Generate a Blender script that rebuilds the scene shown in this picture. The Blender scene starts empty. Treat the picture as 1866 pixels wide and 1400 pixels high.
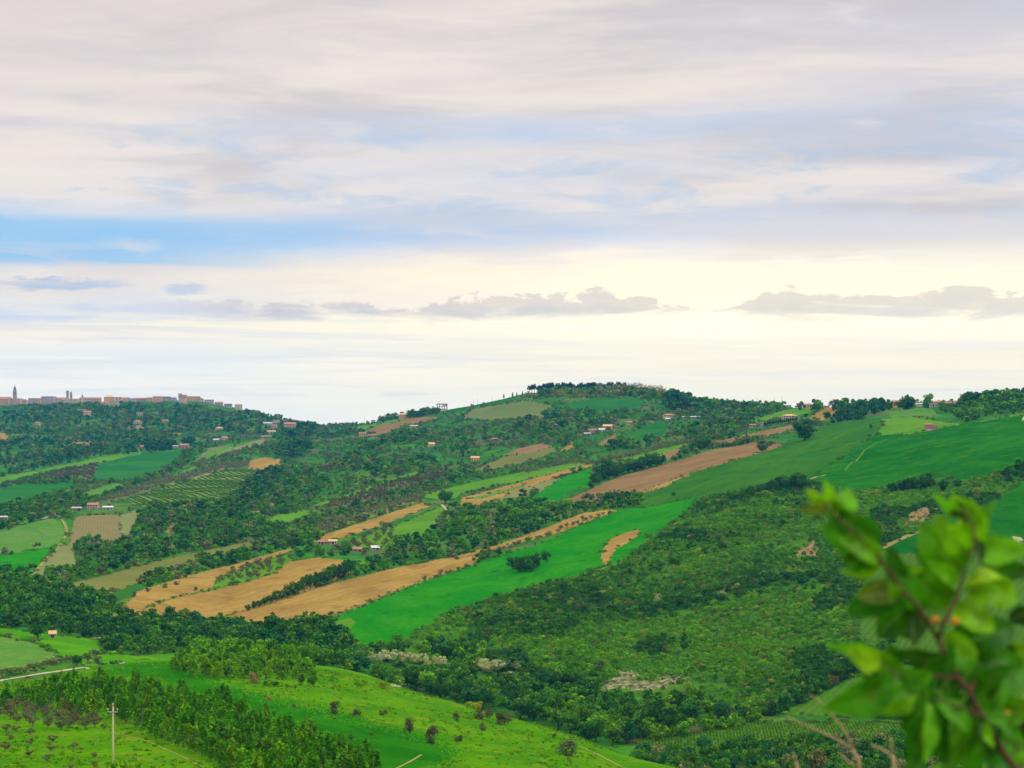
import bpy, math, random
import numpy as np
from mathutils import Vector, Matrix

random.seed(7)
RNG = np.random.default_rng(11)
K = 3482.0            # picture widths per unit of slope: the focal length, in photo pixels (1866 wide)
UC, VH = 933.0, 775.0 # column of the view axis, row of the level horizon
SC = bpy.context.scene
COL = SC.collection
PI = math.pi

def lin(r, g, b):
    f = lambda c: (c/255/12.92) if c/255 <= .04045 else ((c/255+.055)/1.055)**2.4
    return (f(r), f(g), f(b), 1.0)

# ------------------------------------------------------------------ object helpers
def tag(o, label=None, cat=None, group=None, kind=None):
    if label: o['label'] = label
    if cat: o['category'] = cat
    if group: o['group'] = group
    if kind: o['kind'] = kind
    return o

def link(name, me, parent=None, mat=None):
    o = bpy.data.objects.new(name, me)
    COL.objects.link(o)
    if parent is not None: o.parent = parent
    if mat is not None and me is not None and not me.materials: me.materials.append(mat)
    return o

def empty(name, loc, rz=0.0, scale=(1, 1, 1)):
    o = bpy.data.objects.new(name, None)
    COL.objects.link(o)
    o.location = loc; o.rotation_euler = (0, 0, rz); o.scale = scale
    o.empty_display_size = .3
    return o

def np_mesh(name, verts, faces, smooth=False, loops=4):
    """verts n x 3, faces m x loops (numpy): a mesh made in one go"""
    verts = np.asarray(verts, dtype=np.float32); faces = np.asarray(faces, dtype=np.int32)
    me = bpy.data.meshes.new(name)
    me.vertices.add(len(verts)); me.vertices.foreach_set('co', verts.ravel())
    m = len(faces)
    me.loops.add(m*loops); me.loops.foreach_set('vertex_index', faces.ravel())
    me.polygons.add(m); me.polygons.foreach_set('loop_start', np.arange(m, dtype=np.int32)*loops)
    if smooth: me.polygons.foreach_set('use_smooth', np.ones(m, dtype=bool))
    me.update(calc_edges=True); me.validate()
    return me

class MB:
    """collects boxes, prisms and tubes into one mesh"""
    def __init__(self): self.v = []; self.f = []; self.m = []
    def add(self, vs, fs, mi=0):
        n = len(self.v); self.v += [tuple(p) for p in vs]; self.f += [tuple(n+i for i in f) for f in fs]; self.m += [mi]*len(fs)
    def box(self, x0, x1, y0, y1, z0, z1, mi=0):
        self.add([(x0,y0,z0),(x1,y0,z0),(x1,y1,z0),(x0,y1,z0),(x0,y0,z1),(x1,y0,z1),(x1,y1,z1),(x0,y1,z1)],
                 [(0,3,2,1),(4,5,6,7),(0,1,5,4),(1,2,6,5),(2,3,7,6),(3,0,4,7)], mi)
    def tube(self, pts, radii, n=8, mi=0, cap=True):
        pts = [Vector(p) for p in pts]; base = len(self.v); up = Vector((0, 0, 1))
        for i, p in enumerate(pts):
            t = (pts[min(i+1, len(pts)-1)] - pts[max(i-1, 0)]).normalized()
            a = t.cross(up if abs(t.z) < .9 else Vector((1, 0, 0))).normalized(); b = t.cross(a)
            for k in range(n):
                an = 2*PI*k/n
                self.v.append(tuple(p + (a*math.cos(an) + b*math.sin(an))*radii[i]))
        for i in range(len(pts)-1):
            for k in range(n):
                k2 = (k+1) % n
                self.f.append((base+i*n+k, base+(i+1)*n+k, base+(i+1)*n+k2, base+i*n+k2)); self.m.append(mi)
        if cap:
            self.f.append(tuple(base+k for k in range(n))); self.m.append(mi)
            self.f.append(tuple(base+(len(pts)-1)*n+k for k in reversed(range(n)))); self.m.append(mi)
    def mesh(self, name, mats, smooth=False):
        me = bpy.data.meshes.new(name); me.from_pydata(self.v, [], self.f)
        for m in (mats if isinstance(mats, (list, tuple)) else [mats]): me.materials.append(m)
        if len(me.materials) > 1: me.polygons.foreach_set('material_index', self.m)
        if smooth: me.polygons.foreach_set('use_smooth', [True]*len(self.f))
        me.update(); return me
    def build(self, name, mats, parent=None, smooth=False):
        return link(name, self.mesh(name, mats, smooth), parent)

# ------------------------------------------------------------------ numpy noise
def vnoise(x, y, seed=0):
    xi = np.floor(x).astype(np.int64); yi = np.floor(y).astype(np.int64)
    fx = x-xi; fy = y-yi
    fx = fx*fx*(3-2*fx); fy = fy*fy*(3-2*fy)
    def h(a, b):
        n = (a*374761393 + b*668265263 + seed*974634777) & 0xffffffff
        n = ((n ^ (n >> 13))*1274126177) & 0xffffffff
        return ((n ^ (n >> 16)) & 0xffff)/65535.0
    return (h(xi, yi)*(1-fx)+h(xi+1, yi)*fx)*(1-fy) + (h(xi, yi+1)*(1-fx)+h(xi+1, yi+1)*fx)*fy

def fbm(x, y, seed=0, oct=4):
    s = 0; a = .5; t = 0
    for k in range(oct):
        s = s + a*vnoise(x*2**k+17.3*k, y*2**k-9.1*k, seed+k); t += a; a *= .5
    return s/t

def pchip(x, y, xq):
    x = np.asarray(x, float); y = np.asarray(y, float)
    h = np.diff(x); dl = np.diff(y)/h
    m = np.zeros_like(y)
    for i in range(1, len(x)-1):
        if dl[i-1]*dl[i] > 0:
            w1 = 2*h[i]+h[i-1]; w2 = h[i]+2*h[i-1]
            m[i] = (w1+w2)/(w1/dl[i-1]+w2/dl[i])
    m[0] = dl[0]; m[-1] = dl[-1]
    i = np.clip(np.searchsorted(x, xq)-1, 0, len(x)-2)
    t = np.clip((xq-x[i])/h[i], 0, 1)
    return ((1+2*t)*(1-t)**2*y[i] + t*(1-t)**2*h[i]*m[i] + t*t*(3-2*t)*y[i+1] + t*t*(t-1)*h[i]*m[i+1])

# ------------------------------------------------------------------ the terrain: a survey of heights along twelve sight lines
# each: near lip, crest of the spur, hollow behind it (distance, height), then (row, distance) up to the skyline
SURVEY = {
 -700: [(1400,228),(1250,415),(480,-66),(1230,530),(1145,690),(1090,800),(1000,1100),(930,1450),(870,2000),(820,2500),(770,3050),(734,3600)],
    0: [(1400,230),(1243,420),(480,-66),(1230,530),(1145,690),(1090,800),(1000,1100),(930,1450),(870,2000),(820,2500),(770,3050),(737,3600)],
  200: [(1400,235),(1212,450),(520,-72),(1195,620),(1150,720),(1095,820),(1000,1100),(930,1400),(870,1950),(820,2450),(770,3000),(733,3550)],
  400: [(1400,242),(1195,480),(580,-80),(1185,700),(1140,800),(1060,920),(1000,1080),(925,1400),(870,1850),(820,2400),(775,2950),(737,3450)],
  600: [(1400,255),(1218,470),(560,-84),(1195,690),(1135,770),(1060,890),(1000,1010),(925,1330),(880,1620),(830,2050),(795,2500),(777,2950)],
  800: [(1400,280),(1272,430),(540,-88),(1230,660),(1120,780),(1050,880),(980,1030),(915,1270),(870,1550),(820,1900),(770,2300),(741,2500)],
 1000: [(1400,305),(1325,390),(500,-92),(1290,605),(1200,670),(1080,800),(980,970),(910,1200),(860,1450),(810,1750),(755,2080),(714,2300)],
 1200: [(1420,330),(1397,345),(450,-90),(1345,555),(1300,580),(1120,740),(980,910),(900,1100),(850,1330),(805,1600),(755,1950),(713,2250)],
 1400: [(1440,320),(1430,330),(420,-88),(1395,490),(1310,555),(1150,680),(1000,810),(880,970),(830,1200),(800,1450),(765,1800),(737,2050)],
 1600: [(1440,310),(1435,320),(400,-84),(1395,480),(1310,545),(1150,660),(1000,780),(890,910),(840,1040),(800,1200),(760,1500),(732,1720)],
 1866: [(1440,300),(1435,310),(390,-80),(1395,470),(1310,525),(1150,630),(1000,740),(880,870),(835,960),(795,1080),(760,1250),(729,1480)],
 2600: [(1440,300),(1435,310),(390,-80),(1395,470),(1310,525),(1150,630),(1000,740),(880,870),(835,960),(795,1080),(760,1250),(722,1480)],
}
SKY_U = np.array([-700, 0, 100, 200, 330, 400, 450, 520, 572, 640, 700, 750, 810, 900, 960, 1050, 1150, 1210, 1290, 1400, 1500, 1560, 1650, 1750, 1866, 2600], float)
SKY_V = np.array([735, 738, 736, 734, 731, 738, 748, 767, 777, 777, 767, 757, 744, 728, 719, 713, 712, 716, 734, 742, 745, 748, 742, 736, 732, 725], float)

us = np.array(sorted(SURVEY), float)
cols_u = np.concatenate([np.linspace(-700, -45, 60), np.arange(-40, 1907, 2.0), np.linspace(1912, 2600, 60)])
NL = len(SURVEY[0])
Ld = np.zeros((len(us), NL)); Lz = np.zeros((len(us), NL))
for a, u in enumerate(us):
    for k, (p, q) in enumerate(SURVEY[int(u)]):
        if k == 2: Ld[a, k], Lz[a, k] = p, q
        else: Ld[a, k] = q; Lz[a, k] = (VH-p)/K*q
Dk = np.stack([pchip(us, Ld[:, k], cols_u) for k in range(NL)], 1)
Zk = np.stack([pchip(us, Lz[:, k], cols_u) for k in range(NL)], 1)
Zk[:, -1] = (VH-pchip(SKY_U, SKY_V, cols_u))/K*Dk[:, -1]
rows_d = np.concatenate([np.linspace(-30, 0, 8), np.linspace(4, 146, 48), 150*np.exp(np.arange(0, math.log(4200/150), .0032)), np.linspace(4240, 5200, 20)])
NR, NC = len(rows_d), len(cols_u)
Z = np.zeros((NR, NC))
for j in range(NC):
    dd = np.concatenate([[-31, 0, 30, 110], Dk[j], [Dk[j, -1]+260, 4700, 5300]])
    zz = np.concatenate([[-1.6, -1.7, -9.0, Zk[j, 0]*.60], Zk[j], [Zk[j, -1]-16, -62, -62]])
    Z[:, j] = pchip(dd, zz, rows_d)
RD = rows_d[:, None]; XG = (cols_u[None, :]-UC)/K*np.maximum(RD, 40.0)
amp = np.clip((RD-150)/350, 0, 1)
rel = (fbm(XG/120, RD/120, 3, 3)-.5)*2
rel2 = (fbm(XG/34, RD/34, 8, 2)-.5)*2
gul = np.abs(fbm(XG/75+RD/160, RD/260, 21, 3)-.5)*2          # drainage lines running down the slopes
far = np.clip((RD-520)/200, 0, 1)
Z = Z + amp*(rel*2.6*np.clip(RD/900, .25, 1.6) + rel2*.6*np.clip(RD/700, .3, 1.5)) - far*(1-np.clip(gul*4, 0, 1))*2.0
# the level of the survey is kept at the skyline and along the spur's crest
EPS = 1e-6
VG = np.where(RD > 1, VH - Z/np.maximum(RD, 1)*K, 9999.0)
I0 = int(np.searchsorted(rows_d, 120.0))

def ground_z(x, y):
    x = np.atleast_1d(np.asarray(x, float)); y = np.atleast_1d(np.asarray(y, float))
    u = UC + K*x/np.maximum(y, 40.0)
    i = np.clip(np.searchsorted(rows_d, y)-1, 0, NR-2); j = np.clip(np.searchsorted(cols_u, u)-1, 0, NC-2)
    a = np.clip((y-rows_d[i])/(rows_d[i+1]-rows_d[i]), 0, 1); b = np.clip((u-cols_u[j])/(cols_u[j+1]-cols_u[j]), 0, 1)
    return (Z[i, j]*(1-b)+Z[i, j+1]*b)*(1-a) + (Z[i+1, j]*(1-b)+Z[i+1, j+1]*b)*a

def gz(x, y): return float(ground_z(x, y)[0])

def at(u, v, dmin=120.0):
    """the ground point that the photo shows at column u, row v"""
    j = int(np.clip(np.searchsorted(cols_u, u)-1, 0, NC-2)); b = (u-cols_u[j])/(cols_u[j+1]-cols_u[j])
    col = VG[:, j]*(1-b)+VG[:, j+1]*b
    i0 = int(np.searchsorted(rows_d, dmin))
    hit = np.nonzero(col[i0:] <= v)[0]
    if len(hit) == 0:
        i = i0+int(np.argmin(col[i0:]))
        d = rows_d[i]
    else:
        i = i0+int(hit[0])
        d = rows_d[i] if i == 0 or col[i-1] <= v else rows_d[i-1]+(rows_d[i]-rows_d[i-1])*(col[i-1]-v)/(col[i-1]-col[i]+EPS)
    x = (u-UC)/K*d
    return x, float(d), gz(x, d)

def in_poly(px, py, poly):
    p = np.asarray(poly, float); ins = np.zeros(px.shape, bool)
    x1, y1 = p[:, 0], p[:, 1]; x2, y2 = np.roll(x1, -1), np.roll(y1, -1)
    for a, b, c, d in zip(x1, y1, x2, y2):
        if b == d: continue
        m = ((b > py) != (d > py)) & (px < (c-a)*(py-b)/(d-b)+a)
        ins ^= m
    return ins
HAZE = .000048
# ------------------------------------------------------------------ node helpers
class NB:
    """small node-graph builder: values are sockets or numbers"""
    def __init__(self, nt): self.nt = nt; nt.nodes.clear()
    def new(self, t, **kw):
        n = self.nt.nodes.new(t)
        for k, v in kw.items(): setattr(n, k, v)
        return n
    def put(self, sock, v):
        if isinstance(v, bpy.types.NodeSocket): self.nt.links.new(v, sock)
        elif v is not None: sock.default_value = v
    def math(self, op, a, b=None, c=None, clamp=False):
        n = self.new('ShaderNodeMath', operation=op, use_clamp=clamp)
        for i, q in enumerate((a, b, c)):
            if q is not None: self.put(n.inputs[i], q)
        return n.outputs[0]
    def add(self, a, b): return self.math('ADD', a, b)
    def sub(self, a, b): return self.math('SUBTRACT', a, b)
    def mul(self, a, b): return self.math('MULTIPLY', a, b)
    def div(self, a, b): return self.math('DIVIDE', a, b)
    def smooth(self, x, a, b, lo=0.0, hi=1.0):
        n = self.new('ShaderNodeMapRange', interpolation_type='SMOOTHSTEP')
        self.put(n.inputs[0], x); self.put(n.inputs[1], a); self.put(n.inputs[2], b); self.put(n.inputs[3], lo); self.put(n.inputs[4], hi)
        return n.outputs[0]
    def lerp(self, x, a, b, lo, hi):
        n = self.new('ShaderNodeMapRange')
        self.put(n.inputs[0], x); self.put(n.inputs[1], a); self.put(n.inputs[2], b); self.put(n.inputs[3], lo); self.put(n.inputs[4], hi)
        return n.outputs[0]
    def mix(self, f, a, b, blend='MIX'):
        n = self.new('ShaderNodeMix', data_type='RGBA', blend_type=blend, clamp_factor=True)
        self.put(n.inputs[0], f); self.put(n.inputs[6], a); self.put(n.inputs[7], b)
        return n.outputs[2]
    def xyz(self, x, y, z):
        n = self.new('ShaderNodeCombineXYZ'); self.put(n.inputs[0], x); self.put(n.inputs[1], y); self.put(n.inputs[2], z)
        return n.outputs[0]
    def sep(self, v):
        n = self.new('ShaderNodeSeparateXYZ'); self.put(n.inputs[0], v); return n.outputs
    def noise(self, vec, scale, detail=3.0, rough=.55, dist=0.0):
        n = self.new('ShaderNodeTexNoise')
        self.put(n.inputs['Vector'], vec); n.inputs['Scale'].default_value = scale; n.inputs['Detail'].default_value = detail
        n.inputs['Roughness'].default_value = rough; n.inputs['Distortion'].default_value = dist
        return n.outputs['Fac']
    def ramp(self, f, stops, interp='LINEAR'):
        n = self.new('ShaderNodeValToRGB'); cr = n.color_ramp; cr.interpolation = interp
        while len(cr.elements) > 1: cr.elements.remove(cr.elements[-1])
        for i, (p, c) in enumerate(stops):
            e = cr.elements[0] if i == 0 else cr.elements.new(p)
            e.position = p; e.color = c if len(c) == 4 else (*c, 1)
        self.put(n.inputs[0], f); return n.outputs[0]
    def scale_col(self, c, f):
        n = self.new('ShaderNodeVectorMath', operation='SCALE'); self.put(n.inputs[0], c if isinstance(c, bpy.types.NodeSocket) else c[:3]); self.put(n.inputs[3], f); return n.outputs[0]

def rgba(c): return (*c[:3], 1.0)

def new_mat(name):
    m = bpy.data.materials.new(name); m.use_nodes = True
    return m, NB(m.node_tree)

def finish(b, color, rough=.85, spec=.15, bump=None, bstr=.3, bdist=.2):
    p = b.new('ShaderNodeBsdfPrincipled'); out = b.new('ShaderNodeOutputMaterial')
    b.put(p.inputs['Base Color'], color); b.put(p.inputs['Roughness'], rough); p.inputs['Specular IOR Level'].default_value = spec
    if bump is not None:
        n = b.new('ShaderNodeBump'); n.inputs['Strength'].default_value = bstr; n.inputs['Distance'].default_value = bdist
        b.put(n.inputs['Height'], bump); b.nt.links.new(n.outputs[0], p.inputs['Normal'])
    b.nt.links.new(p.outputs[0], out.inputs[0]); return p

def ground_mat(name, c1, c2, c3=None, big=45.0, fine=3.0, rows=None, sharp=(.42, .62), third=(.6, .75), speck=.22):
    """soil or crop: two colours in large drifts, a third in patches, fine grain; rows = (angle in degrees, spacing, colour, depth)"""
    m, b = new_mat(name)
    pos = b.new('ShaderNodeNewGeometry').outputs['Position']
    sx, sy, sz = b.sep(pos)
    flat = b.xyz(sx, sy, 0.0)
    n1 = b.noise(flat, 1.0/big, 4, .6, .4); n2 = b.noise(flat, 1.0/fine, 3, .65); n3 = b.noise(flat, 1.0/(big*.37), 5, .65)
    col = b.mix(b.smooth(n1, *sharp), rgba(c1), rgba(c2))
    if c3: col = b.mix(b.smooth(n3, *third), col, rgba(c3))
    if rows:
        a = math.radians(rows[0])
        s = b.add(b.mul(sx, math.cos(a)), b.mul(sy, math.sin(a)))
        s = b.add(s, b.mul(n3, rows[1]*.5))
        w = b.math('SINE', b.mul(s, 2*PI/rows[1]))
        col = b.mix(b.mul(b.smooth(w, -.2, .7), b.lerp(n1, .3, .7, rows[3]*.6, rows[3])), col, rgba(rows[2]))
    col = b.scale_col(col, b.lerp(n2, .25, .75, 1-speck, 1+speck))
    d = b.new('ShaderNodeBsdfDiffuse'); d.inputs['Roughness'].default_value = .6; out = b.new('ShaderNodeOutputMaterial')
    b.put(d.inputs[0], col)
    n = b.new('ShaderNodeBump'); n.inputs['Strength'].default_value = .35; n.inputs['Distance'].default_value = .25
    b.put(n.inputs['Height'], n2); b.nt.links.new(n.outputs[0], d.inputs['Normal']); b.nt.links.new(d.outputs[0], out.inputs[0])
    return m

M = {}
# base colours of soils and crops
G_ = dict

def hills_mat():
    m, b = new_mat('hillside_parcels')
    sx, sy, sz = b.sep(b.new('ShaderNodeNewGeometry').outputs['Position'])
    flat = b.xyz(sx, sy, 0.0)
    n1 = b.noise(flat, 1/24, 4, .65, .5); n2 = b.noise(flat, 1/2.6, 3, .7); n3 = b.noise(flat, 1/9, 4, .7)
    a = math.radians(28)
    wob = b.mul(b.sub(n1, .5), 24)
    ru = b.add(b.add(b.mul(sx, math.cos(a)), b.mul(sy, math.sin(a))), wob); rv = b.add(b.mul(sx, -math.sin(a)), b.mul(sy, math.cos(a)))
    vor = b.new('ShaderNodeTexVoronoi'); vor.inputs['Scale'].default_value = 1.0; vor.inputs['Randomness'].default_value = .9
    b.put(vor.inputs['Vector'], b.xyz(b.mul(ru, 1/38), b.mul(rv, 1/105), 0.0))
    cell = b.sep(vor.outputs['Color'])[0]
    col = b.ramp(cell, [(0, (.020, .090, .008, 1)), (.25, (.040, .125, .010, 1)), (.42, (.024, .105, .014, 1)), (.58, (.070, .125, .022, 1)), (.74, (.034, .150, .010, 1)), (.90, (.075, .090, .034, 1))], 'CONSTANT')
    col = b.mix(b.smooth(n1, .40, .68), col, (.028, .098, .010, 1))
    col = b.mix(b.mul(b.smooth(n3, .56, .72), .7), col, (.012, .058, .008, 1))
    col = b.scale_col(col, b.lerp(n2, .25, .75, .6, 1.4))
    d = b.new('ShaderNodeBsdfDiffuse'); out = b.new('ShaderNodeOutputMaterial'); b.put(d.inputs[0], col)
    n = b.new('ShaderNodeBump'); n.inputs['Strength'].default_value = .6; n.inputs['Distance'].default_value = .5; b.put(n.inputs['Height'], b.add(n2, n3)); b.nt.links.new(n.outputs[0], d.inputs['Normal'])
    b.nt.links.new(d.outputs[0], out.inputs[0]); return m
M['hills'] = hills_mat()
M['scrub_floor'] = ground_mat('scrub_undergrowth', (.026, .092, .006), (.048, .125, .007), (.060, .085, .020), 20, 1.4, speck=.45)
M['lime_far'] = ground_mat('far_lime_meadow', (.076, .185, .008), (.056, .160, .008), (.11, .175, .014), 44, 3.0, speck=.2)
M['vine_right'] = ground_mat('slope_vineyard_soil', (.046, .115, .006), (.058, .122, .008), (.082, .125, .016), 26, 1.6, rows=(-24, 2.8, (.026, .085, .004), .6), speck=.25)
M['wheat_bright'] = ground_mat('young_wheat', (.009, .140, .001), (.022, .165, .001), (.005, .104, .001), 34, 3, rows=(147, 13, (.010, .145, .003), .42), sharp=(.38, .62), third=(.54, .70), speck=.22)
M['wheat_right'] = ground_mat('young_wheat_slope', (.008, .082, .001), (.018, .112, .001), (.044, .130, .001), 40, 4, sharp=(.38, .62), third=(.54, .72), rows=(140, 15, (.005, .085, .004), .45), speck=.22)  # shading of the field's folds put into the colour as light and dark drifts
M['wheat_blue'] = ground_mat('blue_green_wheat', (.023, .098, .004), (.036, .116, .004), (.016, .080, .006), 46, 4, sharp=(.38, .62), third=(.52, .70), rows=(147, 15, (.018, .092, .008), .4), speck=.2)
M['lime'] = ground_mat('lime_meadow', (.064, .195, .002), (.038, .160, .002), (.098, .185, .006), 30, 2.0, sharp=(.38, .62), speck=.28)
M['spur'] = ground_mat('spur_pasture', (.062, .172, .002), (.034, .134, .002), (.125, .165, .008), 18, 1.1, sharp=(.36, .64), third=(.54, .70), speck=.42)
M['spur_dark'] = ground_mat('spur_crop', (.016, .112, .002), (.009, .086, .002), (.036, .140, .003), 16, 1.4, rows=(-12, 7.5, (.008, .09, .003), .4), speck=.16)
M['tan'] = ground_mat('tan_ploughed_soil', (.215, .136, .030), (.268, .180, .044), (.160, .098, .026), 38, 3, sharp=(.36, .62), third=(.50, .68), rows=(147, 8, (.185, .112, .030), .38), speck=.15)
M['brown'] = ground_mat('brown_ploughed_soil', (.150, .092, .036), (.190, .120, .048), (.225, .150, .062), 40, 3, sharp=(.36, .62), third=(.52, .70), rows=(147, 8, (.125, .078, .031), .42), speck=.15)
M['olive'] = ground_mat('olive_brown_stubble', (.105, .120, .024), (.130, .135, .030), (.085, .12, .020), 40, 3, rows=(147, 6, (.09, .105, .03), .45), speck=.16)
M['pale'] = ground_mat('pale_dry_grass', (.125, .150, .045), (.15, .16, .055), (.10, .15, .035), 30, 3, speck=.2)
M['pasture'] = ground_mat('mottled_pasture', (.075, .165, .024), (.055, .155, .018), (.165, .16, .055), 30, 4, speck=.25)
M['vine_brown'] = ground_mat('bare_vineyard_soil', (.150, .130, .050), (.162, .138, .054), (.125, .128, .042), 40, 3, rows=(12.4, 1.9, (.105, .105, .036), .5), speck=.15)
M['vine_green'] = ground_mat('grassy_vineyard_soil', (.095, .165, .022), (.115, .170, .030), (.15, .16, .05), 40, 3, speck=.2)
M['vine_floor'] = ground_mat('valley_vineyard_soil', (.046, .128, .006), (.060, .138, .008), (.10, .135, .02), 24, 1.5, rows=(-24, 2.4, (.026, .090, .004), .5), speck=.22)
M['teal'] = ground_mat('far_wheat', (.014, .098, .012), (.026, .120, .010), (.010, .080, .012), 90, 6, rows=(40, 30, (.02, .10, .026), .3), speck=.12)
M['yellow_olive'] = ground_mat('far_dry_meadow', (.095, .135, .032), (.115, .14, .038), (.06, .13, .026), 80, 6, speck=.15)
M['grove'] = ground_mat('grove_soil', (.085, .105, .035), (.10, .105, .045), (.12, .10, .055), 40, 4, speck=.2)
M['clay'] = ground_mat('clay_scarp', (.24, .155, .075), (.20, .125, .06), (.10, .10, .035), 6, 1.0, third=(.46, .6), speck=.35)
M['chalk'] = ground_mat('chalk_scarp', (.28, .24, .15), (.22, .18, .10), (.06, .085, .025), 5, 1.0, third=(.42, .55), speck=.35)
M['road'] = ground_mat('gravel_road', (.33, .31, .20), (.27, .26, .15), None, 6, .8, speck=.15)
M['track'] = ground_mat('dry_track', (.21, .20, .06), (.17, .19, .045), None, 8, 1.0, speck=.2)
M['yard'] = ground_mat('gravel_yard', (.36, .30, .21), (.30, .24, .16), None, 9, 1.0, speck=.2)

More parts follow.
